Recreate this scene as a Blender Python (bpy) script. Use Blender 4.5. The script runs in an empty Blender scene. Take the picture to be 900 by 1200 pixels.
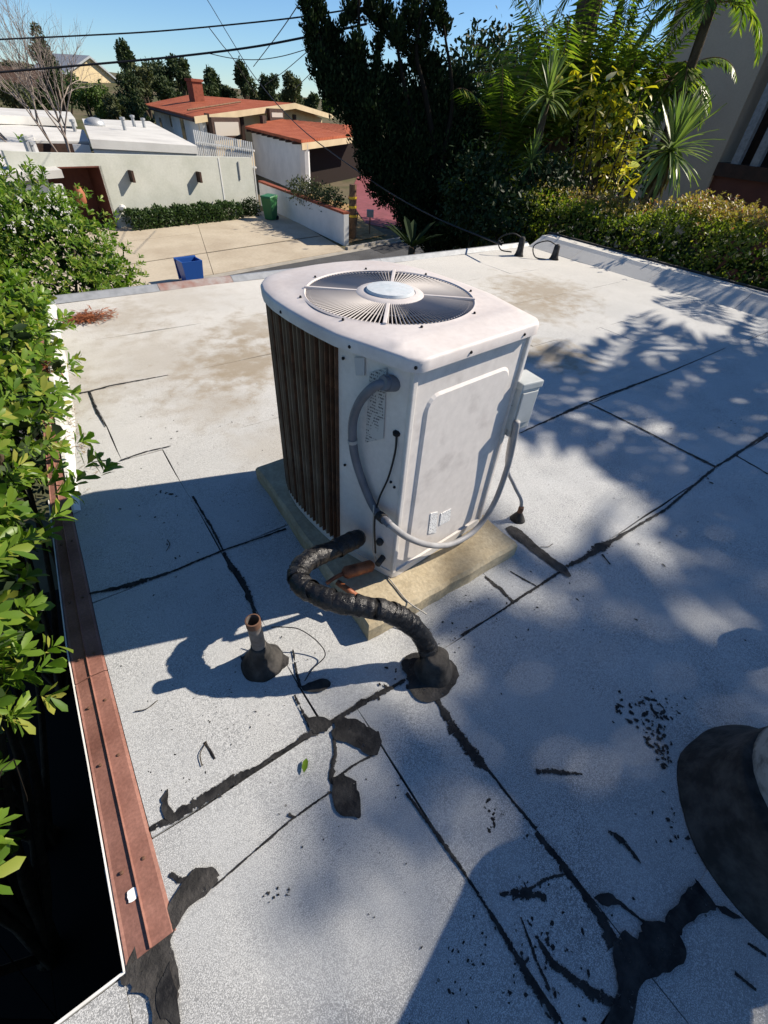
import bpy, bmesh, math, random
import numpy as np
from mathutils import Vector, Matrix, Euler
random.seed(7)
rng = np.random.default_rng(7)
S = bpy.context.scene
COL = S.collection
R = math.radians

# ------------------------------------------------------------------ camera, sky, sun
CAM_H = 1.5                       # eye height over the roof surface (roof sheets lie at z = 0)
PITCH, ROLL, YAW, FPX = 0.738119, -0.079440, 0.901563, 524.3
GROUND = -3.4
def _basis():
    f = np.array([math.cos(YAW)*math.cos(PITCH), math.sin(YAW)*math.cos(PITCH), -math.sin(PITCH)])
    r = np.array([math.sin(YAW), -math.cos(YAW), 0.0]); d = np.cross(f, r)
    c, s = math.cos(ROLL), math.sin(ROLL)
    return c*r+s*d, -s*r+c*d, f
BR, BD, BF = _basis()
cd = bpy.data.cameras.new('camera'); cam = bpy.data.objects.new('camera', cd); COL.objects.link(cam)
cam.matrix_world = Matrix(((BR[0], -BD[0], -BF[0], 0), (BR[1], -BD[1], -BF[1], 0), (BR[2], -BD[2], -BF[2], CAM_H), (0, 0, 0, 1)))
cd.sensor_fit = 'HORIZONTAL'; cd.sensor_width = 36; cd.lens = FPX/900*36
cd.clip_start = 0.02; cd.clip_end = 3000
S.camera = cam

SUN_AZ, SUN_EL = R(-17.5), R(37.3)           # azimuth counter-clockwise from +X
w = bpy.data.worlds.new('World'); S.world = w; w.use_nodes = True
nt = w.node_tree; bg = nt.nodes['Background']; sky = nt.nodes.new('ShaderNodeTexSky')
sky.sky_type = 'NISHITA'; sky.sun_disc = False; sky.sun_elevation = SUN_EL; sky.sun_rotation = R(90)-SUN_AZ
sky.altitude = 1500; sky.air_density = 1.0; sky.dust_density = 0.0; sky.ozone_density = 4.0
tint = nt.nodes.new('ShaderNodeMix'); tint.data_type = 'RGBA'; tint.blend_type = 'MULTIPLY'; tint.inputs[0].default_value = 1.0
tint.inputs[7].default_value = (0.83, 1.0, 1.14, 1); nt.links.new(sky.outputs[0], tint.inputs[6]); nt.links.new(tint.outputs[2], bg.inputs[0]); bg.inputs[1].default_value = 0.074
sd = bpy.data.lights.new('sun', 'SUN'); sun = bpy.data.objects.new('sun', sd); COL.objects.link(sun)
sd.energy = 5.0; sd.angle = R(0.53); sd.color = (1.0, 0.90, 0.77)
sv = Vector((math.cos(SUN_AZ)*math.cos(SUN_EL), math.sin(SUN_AZ)*math.cos(SUN_EL), math.sin(SUN_EL)))
sun.rotation_euler = sv.to_track_quat('Z', 'Y').to_euler(); sun.location = (20, -6, 30)
S.view_settings.view_transform = 'Standard'; S.view_settings.look = 'None'
S.view_settings.exposure = 0.68; S.view_settings.gamma = 1.0
S.cycles.max_bounces = 6

# ------------------------------------------------------------------ surveying helpers
# bearings measured from the photograph are carried onto real planes, giving world positions
def bearing(x, y):
    return BR*((x-450)/FPX) + BD*((y-600)/FPX) + BF
def lvl(x, y, z=0.0):                         # point of a horizontal plane
    d = bearing(x, y); t = (z-CAM_H)/d[2]
    return np.array([t*d[0], t*d[1], z])
def far(x, y, rr):                            # point at a horizontal range
    d = bearing(x, y); t = rr/math.hypot(d[0], d[1])
    return np.array([t*d[0], t*d[1], CAM_H+t*d[2]])
def onwall(x, y, a, b, off=0.0):              # point of the vertical plane through a and b
    a = np.array(a[:2], float); b = np.array(b[:2], float); t = b-a
    n = np.array([-t[1], t[0]])/np.hypot(*t)
    if n@(-a) < 0: n = -n
    a = a+n*off; d = bearing(x, y); k = (n@a)/(n@d[:2])
    return np.array([k*d[0], k*d[1], CAM_H+k*d[2]])

# ------------------------------------------------------------------ materials
def nodes(name):
    m = bpy.data.materials.new(name); m.use_nodes = True
    t = m.node_tree; b = t.nodes['Principled BSDF']
    return m, t, b
def N(t, kind, **kw):
    n = t.nodes.new(kind)
    for k, v in kw.items():
        if k in n.inputs: n.inputs[k].default_value = v
        else: setattr(n, k, v)
    return n
def ramp(t, fac, stops):
    r = t.nodes.new('ShaderNodeValToRGB'); e = r.color_ramp.elements
    while len(e) < len(stops): e.new(0.5)
    for i, (p, c) in enumerate(stops):
        e[i].position = p; e[i].color = (c[0], c[1], c[2], 1) if hasattr(c, '__len__') else (c, c, c, 1)
    t.links.new(fac, r.inputs[0]); return r.outputs[0]
def mix(t, fac, a, b, mode='MIX'):
    n = t.nodes.new('ShaderNodeMix'); n.data_type = 'RGBA'; n.blend_type = mode
    for s, v in ((0, fac), (6, a), (7, b)):
        if hasattr(v, 'is_output'): t.links.new(v, n.inputs[s])
        elif s == 0: n.inputs[0].default_value = v
        else: n.inputs[s].default_value = (v[0], v[1], v[2], 1)
    return n.outputs[2]
def math_(t, op, a, b=0.0, clamp=False):
    n = t.nodes.new('ShaderNodeMath'); n.operation = op; n.use_clamp = clamp
    for i, v in enumerate((a, b)):
        if hasattr(v, 'is_output'): t.links.new(v, n.inputs[i])
        else: n.inputs[i].default_value = v
    return n.outputs[0]
def noise(t, vec, scale, detail=4, rough=0.6):
    n = N(t, 'ShaderNodeTexNoise', Scale=scale, Detail=detail, Roughness=rough)
    t.links.new(vec, n.inputs['Vector']); return n.outputs[0]
def bump(t, b, h, strength, dist):
    n = N(t, 'ShaderNodeBump', Strength=strength, Distance=dist)
    t.links.new(h, n.inputs['Height']); t.links.new(n.outputs[0], b.inputs['Normal'])
def M(name, col, rough=0.7, spec=0.3, metal=0.0, col2=None, scale=6.0, lo=0.4, hi=0.65, grain=None, gscale=80, bscale=None, bstr=0.3, bdist=0.01, space='Object', rvar=0.0):
    m, t, b = nodes(name)
    b.inputs['Roughness'].default_value = rough; b.inputs['Specular IOR Level'].default_value = spec; b.inputs['Metallic'].default_value = metal
    tc = N(t, 'ShaderNodeTexCoord'); vec = tc.outputs[space]
    c = None
    if col2 is not None:
        c = ramp(t, noise(t, vec, scale, 6), [(lo, col), (hi, col2)])
    if grain is not None:
        g = ramp(t, noise(t, vec, gscale, 3), [(0.3, 1-grain), (0.7, 1.0)])
        c = mix(t, 1.0, c if c is not None else col, g, 'MULTIPLY')
    if c is None: b.inputs['Base Color'].default_value = (*col, 1)
    else: t.links.new(c, b.inputs['Base Color'])
    if rvar:
        rr = ramp(t, noise(t, vec, scale*2, 4), [(0.3, max(rough-rvar, 0.05)), (0.7, min(rough+rvar, 1))]); t.links.new(rr, b.inputs['Roughness'])
    if bscale: bump(t, b, noise(t, vec, bscale, 5), bstr, bdist)
    return m
def LEAF(name, c1, c2, c3=None, rough=0.38, trans=0.3, spec=0.4):
    m, t, b = nodes(name)
    g = N(t, 'ShaderNodeNewGeometry')
    st = [(0.0, c1), (0.75, c2)] + ([(0.97, c3)] if c3 else [])
    c = ramp(t, g.outputs['Random Per Island'], st)
    t.links.new(c, b.inputs['Base Color']); b.inputs['Roughness'].default_value = rough; b.inputs['Specular IOR Level'].default_value = spec
    tr = t.nodes.new('ShaderNodeBsdfTranslucent'); ms = t.nodes.new('ShaderNodeMixShader')
    c2_ = mix(t, 1.0, c, (1.0, 1.25, 0.5), 'MULTIPLY'); t.links.new(c2_, tr.inputs[0])
    ms.inputs[0].default_value = trans
    t.links.new(b.outputs[0], ms.inputs[1]); t.links.new(tr.outputs[0], ms.inputs[2])
    t.links.new(ms.outputs[0], t.nodes['Material Output'].inputs['Surface'])
    return m
def LEAF_OBJ(name, c1, c2, c3, rough=0.35, trans=0.3, spec=0.45):   # for leaves that are objects of their own
    m = LEAF(name, c1, c2, c3, rough, trans, spec); t = m.node_tree
    oi = N(t, 'ShaderNodeObjectInfo')
    for n in t.nodes:
        if n.type == 'VALTORGB': t.links.new(oi.outputs['Random'], n.inputs[0])
    return m

# cap sheet: white granules, worn to show dark asphalt, ponding stains
def roof_material():
    m, t, b = nodes('white_granulated_cap_sheet')
    pos = N(t, 'ShaderNodeNewGeometry').outputs['Position']
    big = noise(t, pos, 1.1, 5); mid = noise(t, pos, 7, 5); fine = noise(t, pos, 370, 3, 0.78); gr = noise(t, pos, 420, 1)
    c = ramp(t, big, [(0.3, (0.53, 0.545, 0.545)), (0.7, (0.64, 0.645, 0.63))])
    c = mix(t, 1.0, c, ramp(t, mid, [(0.28, 0.80), (0.66, 1.0)]), 'MULTIPLY')
    sx = N(t, 'ShaderNodeSeparateXYZ'); t.links.new(pos, sx.inputs[0])
    # granule loss grows towards the near side of the roof
    wear = math_(t, 'MULTIPLY_ADD', sx.outputs[1], -0.022); wear.node.inputs[2].default_value = 0.055
    wear = math_(t, 'ADD', wear, math_(t, 'MULTIPLY', math_(t, 'SUBTRACT', mid, 0.5), 0.25))
    th = math_(t, 'ADD', wear, 0.0)
    sp = math_(t, 'SUBTRACT', fine, 0.42)
    sp = math_(t, 'SUBTRACT', sp, math_(t, 'MULTIPLY', th, 0.9))
    sp = math_(t, 'MULTIPLY', sp, 12.0, True)
    co = noise(t, pos, 95, 3, 0.7); cs_ = math_(t, 'MULTIPLY', math_(t, 'SUBTRACT', co, math_(t, 'ADD', math_(t, 'MULTIPLY', wear, 0.6), 0.30)), 9.0, True); sp = math_(t, 'MULTIPLY', sp, cs_)
    bw_ = ramp(t, noise(t, pos, 2.3, 4), [(0.35, 0.55), (0.65, 0.0)]); sp = math_(t, 'MAXIMUM', sp, bw_)
    c = mix(t, sp, mix(t, 0.74, c, (0.09, 0.095, 0.10)), c)
    c = mix(t, 1.0, c, ramp(t, gr, [(0.3, 0.8), (0.6, 1.05)]), 'MULTIPLY')
    # warm dust film on the far half
    fy = math_(t, 'MULTIPLY', math_(t, 'SUBTRACT', sx.outputs[1], 1.2), 0.35, True)
    c = mix(t, math_(t, 'MULTIPLY', fy, 0.34), c, (0.62, 0.56, 0.45))
    # ponding stains
    for (px, py, rad, k) in ((200, 350, .7, .35), (190, 420, .8, .4), (285, 425, .55, .9), (300, 385, .45, .75), (255, 470, .4, .5), (635, 340, .75, .8), (645, 415, .42, .95), (625, 360, .6, .7), (140, 375, .5, .45), (330, 520, .4, .3), (100, 460, .35, .35)):
        p = lvl(px, py)
        v = N(t, 'ShaderNodeVectorMath', operation='DISTANCE'); t.links.new(pos, v.inputs[0]); v.inputs[1].default_value = tuple(p)
        f = math_(t, 'SUBTRACT', 1.0, math_(t, 'MULTIPLY', v.outputs['Value'], 1.0/rad))
        f = math_(t, 'ADD', f, math_(t, 'MULTIPLY', math_(t, 'SUBTRACT', mid, 0.5), 2.2))
        f = math_(t, 'MULTIPLY', math_(t, 'MULTIPLY', f, 1.3, True), k*0.85)
        c = mix(t, f, c, (0.27, 0.215, 0.14))
    # scattered small dark specks
    vo = N(t, 'ShaderNodeTexVoronoi', Scale=22.0); t.links.new(pos, vo.inputs['Vector'])
    k = math_(t, 'MULTIPLY', math_(t, 'LESS_THAN', vo.outputs['Distance'], 0.075), math_(t, 'GREATER_THAN', noise(t, pos, 3.1, 2), 0.56))
    c = mix(t, math_(t, 'MULTIPLY', k, 0.7), c, (0.06, 0.055, 0.045))
    t.links.new(c, b.inputs['Base Color']); b.inputs['Roughness'].default_value = 0.85; b.inputs['Specular IOR Level'].default_value = 0.25
    h = math_(t, 'ADD', fine, math_(t, 'MULTIPLY', mid, 2.0)); bump(t, b, h, 0.35, 0.004)
    return m
MAT = {}
MAT['roof'] = roof_material()
MAT['tar'] = M('black_roof_tar', (0.010, 0.010, 0.011), 0.65, 0.2, col2=(0.022, 0.021, 0.021), scale=25, bscale=60, bstr=0.5, bdist=0.004, rvar=0.15)
MAT['tar_old'] = M('weathered_grey_tar', (0.022, 0.021, 0.02), 0.75, 0.2, col2=(0.06, 0.056, 0.052), scale=18, bscale=50, bstr=0.6, bdist=0.006)
def feather(m, gain=1.5, sc=90.0):
    t = m.node_tree; b = t.nodes['Principled BSDF']; at = t.nodes.new('ShaderNodeAttribute'); at.attribute_name = 'edge'
    pos = N(t, 'ShaderNodeNewGeometry').outputs['Position']
    nz = math_(t, 'ADD', math_(t, 'MULTIPLY', noise(t, pos, sc, 5, 0.8), 3.4), math_(t, 'MULTIPLY', noise(t, pos, sc*.25, 3), 2.4))
    nz = math_(t, 'SUBTRACT', nz, 2.2)
    a = math_(t, 'SUBTRACT', math_(t, 'MULTIPLY', at.outputs['Fac'], gain), nz)
    a = math_(t, 'MULTIPLY', math_(t, 'ADD', a, 0.08), 5.0, True)
    t.links.new(a, b.inputs['Alpha']); return m
MAT['tar_joint'] = feather(M('brushed_tar_joint', (0.010, 0.010, 0.011), 0.7, 0.2, col2=(0.034, 0.033, 0.032), scale=25, bscale=60, bstr=0.7, bdist=0.006), 1.48)
MAT['tar_dry'] = feather(M('dry_brushed_tar', (0.014, 0.014, 0.014), 0.75, 0.2, col2=(0.035, 0.034, 0.033), scale=25, bscale=60, bstr=0.5, bdist=0.004), 1.25, 130)
MAT['tar_grey'] = feather(M('brushed_grey_tar', (0.024, 0.023, 0.022), 0.75, 0.2, col2=(0.06, 0.056, 0.052), scale=18, bscale=50, bstr=0.8, bdist=0.008), 1.5)
MAT['deck'] = M('asphalt_underlay', (0.02, 0.02, 0.02), 0.9)
MAT['wall_stucco'] = M('grey_stucco', (0.22, 0.21, 0.19), 0.9, bscale=60)
MAT['brown_metal'] = M('brown_painted_metal', (0.30, 0.145, 0.11), 0.6, 0.35, col2=(0.20, 0.088, 0.064), scale=6, grain=0.3, gscale=120, bscale=11, bstr=0.35)
MAT['white_edge'] = M('white_coated_metal', (0.72, 0.72, 0.70), 0.5, col2=(0.6, 0.59, 0.55), scale=9)
MAT['chip'] = M('white_paint_chip', (0.8, 0.8, 0.8), 0.6)
MAT['ac_white'] = M('weathered_off_white_enamel', (0.66, 0.635, 0.60), 0.42, 0.4, col2=(0.58, 0.545, 0.51), scale=4.5, grain=0.1, gscale=60, rvar=0.1)
MAT['ac_top'] = M('chalky_pinkish_enamel', (0.62, 0.575, 0.545), 0.55, 0.35, col2=(0.52, 0.47, 0.445), scale=3.5, grain=0.1, gscale=45, rvar=0.1)
MAT['ac_panel'] = M('scuffed_enamel_panel', (0.66, 0.62, 0.58), 0.45, 0.4, col2=(0.51, 0.47, 0.44), scale=8, lo=0.54, hi=0.74, grain=0.12, gscale=30, rvar=0.1)
MAT['bar'] = M('tan_guard_wire', (0.24, 0.19, 0.135), 0.65, 0.25, col2=(0.13, 0.085, 0.05), scale=5, grain=0.3, gscale=40)
MAT['bar_rust'] = M('rusty_guard_wire', (0.15, 0.075, 0.042), 0.8, 0.2, col2=(0.07, 0.045, 0.03), scale=9, grain=0.4, gscale=50)
MAT['coil'] = M('dark_coil_fins', (0.012, 0.010, 0.008), 0.9, 0.1, col2=(0.03, 0.016, 0.008), scale=4, bscale=120)  # near-black brown fins behind the guard bars
MAT['dark'] = M('dark_interior', (0.012, 0.012, 0.012), 0.8)
MAT['grille'] = M('fan_grille_wire', (0.36, 0.335, 0.32), 0.6, 0.3)
MAT['blade'] = M('fan_blade_metal', (0.07, 0.066, 0.064), 0.6, 0.3)
MAT['hub'] = M('pale_motor_cap', (0.60, 0.63, 0.64), 0.5, 0.4, col2=(0.50, 0.56, 0.58), scale=12, grain=0.15, gscale=60)
MAT['conduit'] = M('grey_plastic_conduit', (0.13, 0.135, 0.155), 0.5, 0.4, col2=(0.095, 0.10, 0.115), scale=12)
MAT['conduit_l'] = M('pale_grey_conduit', (0.29, 0.29, 0.295), 0.55, 0.35, col2=(0.20, 0.20, 0.205), scale=12)  # lighter grey than the upper hose
MAT['galv'] = M('galvanised_steel', (0.42, 0.43, 0.43), 0.45, 0.5, 0.4, col2=(0.33, 0.34, 0.34), scale=14)
MAT['flue'] = M('tar_smeared_grey_metal', (0.30, 0.31, 0.30), 0.6, 0.35, col2=(0.03, 0.03, 0.03), scale=5.5, lo=0.47, hi=0.56, grain=0.2, gscale=40)
MAT['stained_metal'] = M('rust_stained_edge', (0.33, 0.30, 0.28), 0.6, col2=(0.24, 0.11, 0.08), scale=5)
MAT['rim_rust'] = M('brown_rusty_rim', (0.13, 0.07, 0.045), 0.8, 0.2)
MAT['vent'] = M('dull_weathered_pipe', (0.20, 0.18, 0.165), 0.6, 0.4, col2=(0.11, 0.085, 0.07), scale=14, grain=0.3, gscale=60)
MAT['box'] = M('grey_enamel_box', (0.46, 0.48, 0.47), 0.45, 0.4, col2=(0.38, 0.40, 0.39), scale=9)
MAT['blk'] = M('black_cable', (0.015, 0.015, 0.016), 0.5)
MAT['foam'] = M('black_foam_tape', (0.006, 0.006, 0.007), 0.38, 0.4, col2=(0.018, 0.017, 0.017), scale=30, bscale=45, bstr=0.9, bdist=0.008, rvar=0.15)
MAT['copper'] = M('rusty_copper', (0.38, 0.13, 0.05), 0.55, 0.4, 0.2, col2=(0.15, 0.045, 0.02), scale=22, lo=0.35, hi=0.6, bscale=60)
MAT['pale_wire'] = M('pale_wire', (0.35, 0.33, 0.29), 0.6)
MAT['pad'] = M('yellowed_concrete', (0.50, 0.43, 0.30), 0.9, 0.2, col2=(0.36, 0.29, 0.18), scale=6, lo=0.38, hi=0.7, grain=0.25, gscale=70, bscale=50, bstr=0.5, bdist=0.006)
def print_material():
    m, t, b = nodes('faded_printed_plate')
    v = N(t, 'ShaderNodeTexCoord').outputs['Object']
    mp = N(t, 'ShaderNodeMapping'); mp.inputs['Scale'].default_value = (90, 90, 38); t.links.new(v, mp.inputs[0])
    sp = N(t, 'ShaderNodeSeparateXYZ'); t.links.new(v, sp.inputs[0])
    row = math_(t, 'GREATER_THAN', math_(t, 'SINE', math_(t, 'MULTIPLY', sp.outputs[2], 620.0)), -0.1)
    ink = math_(t, 'MULTIPLY', row, math_(t, 'GREATER_THAN', noise(t, mp.outputs[0], 3.2, 2), 0.49))
    ink = math_(t, 'MULTIPLY', ink, math_(t, 'GREATER_THAN', noise(t, mp.outputs[0], 0.45, 1), 0.44))
    c = mix(t, ink, (0.42, 0.42, 0.41), (0.09, 0.09, 0.10))
    t.links.new(c, b.inputs['Base Color']); b.inputs['Roughness'].default_value = 0.5; return m
MAT['plate'] = print_material()
def sticker_material():
    m, t, b = nodes('white_sticker_print')
    v = N(t, 'ShaderNodeTexCoord').outputs['Object']
    mp = N(t, 'ShaderNodeMapping'); mp.inputs['Scale'].default_value = (150, 150, 260); t.links.new(v, mp.inputs[0])
    c = ramp(t, noise(t, mp.outputs[0], 1.0, 2), [(0.40, (0.25, 0.25, 0.26)), (0.46, (0.78, 0.78, 0.76))])
    t.links.new(c, b.inputs['Base Color']); b.inputs['Roughness'].default_value = 0.5; return m
MAT['sticker'] = sticker_material()
MAT['sticker_old'] = M('bleached_sticker', (0.40, 0.40, 0.40), 0.6)
# background
MAT['ground'] = M('dry_earth', (0.16, 0.13, 0.085), 0.95, 0.1, col2=(0.07, 0.085, 0.035), scale=0.35, grain=0.3, gscale=3)
MAT['soil'] = M('shade_dark_soil', (0.012, 0.011, 0.009), 0.95, 0.1)  # near-black soil, the narrow gap's shade put into its colour
MAT['asphalt'] = M('street_asphalt', (0.10, 0.10, 0.10), 0.9, 0.2, col2=(0.07, 0.07, 0.07), scale=0.7, grain=0.25, gscale=20, bscale=60)
MAT['patch'] = M('dark_street_grey', (0.045, 0.045, 0.045), 0.9, 0.2)
MAT['concrete'] = M('driveway_concrete', (0.50, 0.435, 0.33), 0.9, 0.2, col2=(0.41, 0.345, 0.255), scale=0.55, grain=0.15, gscale=9, bscale=40)
MAT['kerb'] = M('kerb_concrete', (0.36, 0.33, 0.28), 0.9, 0.2, col2=(0.27, 0.25, 0.21), scale=2)
MAT['white_wall'] = M('pale_green_white_stucco', (0.55, 0.56, 0.50), 0.9, 0.2, col2=(0.47, 0.485, 0.42), scale=0.8, grain=0.1, gscale=14, bscale=30)
MAT['white_paint'] = M('white_house_paint', (0.68, 0.68, 0.66), 0.85, 0.2, col2=(0.58, 0.585, 0.57), scale=0.9, bscale=20)
MAT['cream'] = M('cream_stucco', (0.52, 0.42, 0.27), 0.9, 0.2, col2=(0.44, 0.35, 0.22), scale=0.8)
MAT['sunny_cream'] = M('sunlit_cream_stucco', (0.62, 0.50, 0.30), 0.9, 0.2, col2=(0.54, 0.43, 0.26), scale=0.8)  # brighter copy of the cream stucco, sunlight put into its colour
MAT['beige_wall'] = M('warm_beige_stucco', (0.50, 0.40, 0.30), 0.9, 0.2, col2=(0.43, 0.34, 0.25), scale=0.5, grain=0.1, gscale=25, bscale=40)
MAT['flat_roof'] = M('white_flat_roofing', (0.62, 0.61, 0.57), 0.85, 0.2, col2=(0.50, 0.49, 0.46), scale=0.5, grain=0.12, gscale=4)
MAT['door'] = M('brown_red_door_paint', (0.13, 0.045, 0.03), 0.6, 0.3, col2=(0.10, 0.035, 0.025), scale=3)
MAT['bulge'] = M('orange_brown_door_arch', (0.33, 0.12, 0.06), 0.7)
def tile_material():
    m, t, b = nodes('terracotta_roof_tiles')
    v = N(t, 'ShaderNodeTexCoord').outputs['Object']
    n1 = noise(t, v, 0.9, 5); n2 = noise(t, v, 7, 3)
    c = ramp(t, n1, [(0.3, (0.30, 0.075, 0.035)), (0.7, (0.43, 0.13, 0.065))])
    c = mix(t, 1.0, c, ramp(t, n2, [(0.3, 0.75), (0.7, 1.1)]), 'MULTIPLY')
    t.links.new(c, b.inputs['Base Color']); b.inputs['Roughness'].default_value = 0.85; b.inputs['Specular IOR Level'].default_value = 0.15
    wv = N(t, 'ShaderNodeTexWave', Scale=1.6, Distortion=1.5); t.links.new(v, wv.inputs['Vector'])
    bump(t, b, wv.outputs[1], 0.6, 0.05); return m
MAT['tile'] = tile_material()
MAT['brick'] = M('chimney_brick', (0.28, 0.09, 0.055), 0.9, 0.1, col2=(0.2, 0.065, 0.04), scale=5)
MAT['timber_dark'] = M('dark_stained_timber', (0.06, 0.03, 0.02), 0.7, col2=(0.035, 0.02, 0.014), scale=6)
MAT['garage_door'] = M('dark_garage_door', (0.02, 0.014, 0.012), 0.9, 0.1)
MAT['glass'] = M('window_glass', (0.03, 0.035, 0.04), 0.12, 0.5)
MAT['blind'] = M('window_blind', (0.40, 0.36, 0.31), 0.8)
MAT['pink'] = M('pink_paving', (0.27, 0.085, 0.095), 0.85, 0.2, col2=(0.20, 0.065, 0.07), scale=1.2, grain=0.2, gscale=8)  # pink muted so the colour carries the tree's shade
MAT['straw'] = M('straw_mulch', (0.36, 0.24, 0.11), 0.95, 0.1, col2=(0.22, 0.14, 0.06), scale=4, bscale=12, bstr=0.8, bdist=0.05)
MAT['green_bin'] = M('green_bin_plastic', (0.035, 0.15, 0.05), 0.45, 0.4)
MAT['blue_bin'] = M('blue_bin_plastic', (0.015, 0.075, 0.30), 0.4, 0.45)
MAT['black_bin'] = M('black_bin_plastic', (0.02, 0.02, 0.022), 0.5)
MAT['pole'] = M('weathered_pole_wood', (0.19, 0.11, 0.06), 0.85, col2=(0.10, 0.06, 0.035), scale=5, bscale=20)
MAT['yellow'] = M('yellow_reflector', (0.65, 0.42, 0.03), 0.5)
MAT['bark'] = M('grey_brown_bark', (0.10, 0.075, 0.05), 0.9, 0.1, col2=(0.06, 0.045, 0.03), scale=9, bscale=25, bstr=0.8, bdist=0.02)
MAT['bark_dark'] = M('shaded_black_bark', (0.02, 0.016, 0.012), 0.95, 0.05)
MAT['bark_pale'] = M('bare_pale_branches', (0.30, 0.25, 0.21), 0.85, 0.1, col2=(0.20, 0.16, 0.14), scale=6)
MAT['bark_twig'] = M('dry_dark_twig', (0.05, 0.04, 0.03), 0.9, 0.1)
MAT['wire'] = M('power_cable', (0.02, 0.02, 0.022), 0.6)
L = {}
L['near'] = LEAF('glossy_shrub_leaves', (0.075, 0.15, 0.018), (0.16, 0.25, 0.028), (0.30, 0.30, 0.06), 0.38, 0.38, 0.3)
L['near_obj'] = LEAF_OBJ('glossy_shrub_leaf', (0.075, 0.15, 0.018), (0.16, 0.25, 0.028), (0.30, 0.30, 0.06), 0.38, 0.38, 0.3)
L['hedge'] = LEAF('clipped_shrub_leaves', (0.06, 0.13, 0.014), (0.15, 0.235, 0.024), (0.24, 0.27, 0.05), 0.42, 0.38, 0.25)
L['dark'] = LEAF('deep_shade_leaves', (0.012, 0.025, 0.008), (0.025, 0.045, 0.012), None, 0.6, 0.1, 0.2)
L['rhedge'] = LEAF('olive_hedge_leaves', (0.085, 0.13, 0.02), (0.22, 0.245, 0.03), (0.36, 0.30, 0.055), 0.45, 0.52)
L['redtip'] = LEAF('red_tipped_shoots', (0.26, 0.16, 0.06), (0.34, 0.27, 0.07), (0.36, 0.12, 0.08), 0.45, 0.45)
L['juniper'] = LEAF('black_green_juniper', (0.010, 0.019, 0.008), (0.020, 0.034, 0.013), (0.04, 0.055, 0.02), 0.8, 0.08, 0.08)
L['palm'] = LEAF('palm_leaflets', (0.06, 0.11, 0.016), (0.17, 0.23, 0.03), (0.32, 0.32, 0.06), 0.36, 0.48)
L['palm_obj'] = LEAF_OBJ('palm_frond_green', (0.035, 0.06, 0.015), (0.08, 0.12, 0.025), (0.13, 0.14, 0.04))
L['yucca'] = LEAF_OBJ('sword_leaf_green', (0.11, 0.16, 0.05), (0.22, 0.28, 0.09), (0.32, 0.34, 0.12), 0.35, 0.35)
L['yellow'] = LEAF_OBJ('yellow_broad_leaf', (0.45, 0.34, 0.025), (0.70, 0.54, 0.04), (0.64, 0.58, 0.34), 0.45, 0.45)
L['far_green'] = LEAF('far_dark_leaves', (0.022, 0.038, 0.017), (0.055, 0.075, 0.032), (0.09, 0.11, 0.045), 0.7, 0.15, 0.15)
L['far_lime'] = LEAF('far_bright_leaves', (0.05, 0.085, 0.02), (0.10, 0.15, 0.035), None, 0.6, 0.2, 0.2)
L['far_olive'] = LEAF('far_olive_leaves', (0.055, 0.065, 0.03), (0.10, 0.11, 0.05), None, 0.7, 0.15, 0.15)
L['gcover'] = LEAF('low_hedge_leaves', (0.03, 0.06, 0.018), (0.06, 0.10, 0.03), None, 0.5, 0.2, 0.3)
L['needle'] = LEAF('fallen_pine_needles', (0.20, 0.06, 0.03), (0.30, 0.11, 0.05), None, 0.8, 0.1, 0.1)
L['straw'] = LEAF('dry_leaf_litter', (0.26, 0.19, 0.10), (0.20, 0.12, 0.06), None, 0.8, 0.1, 0.1)

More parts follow.
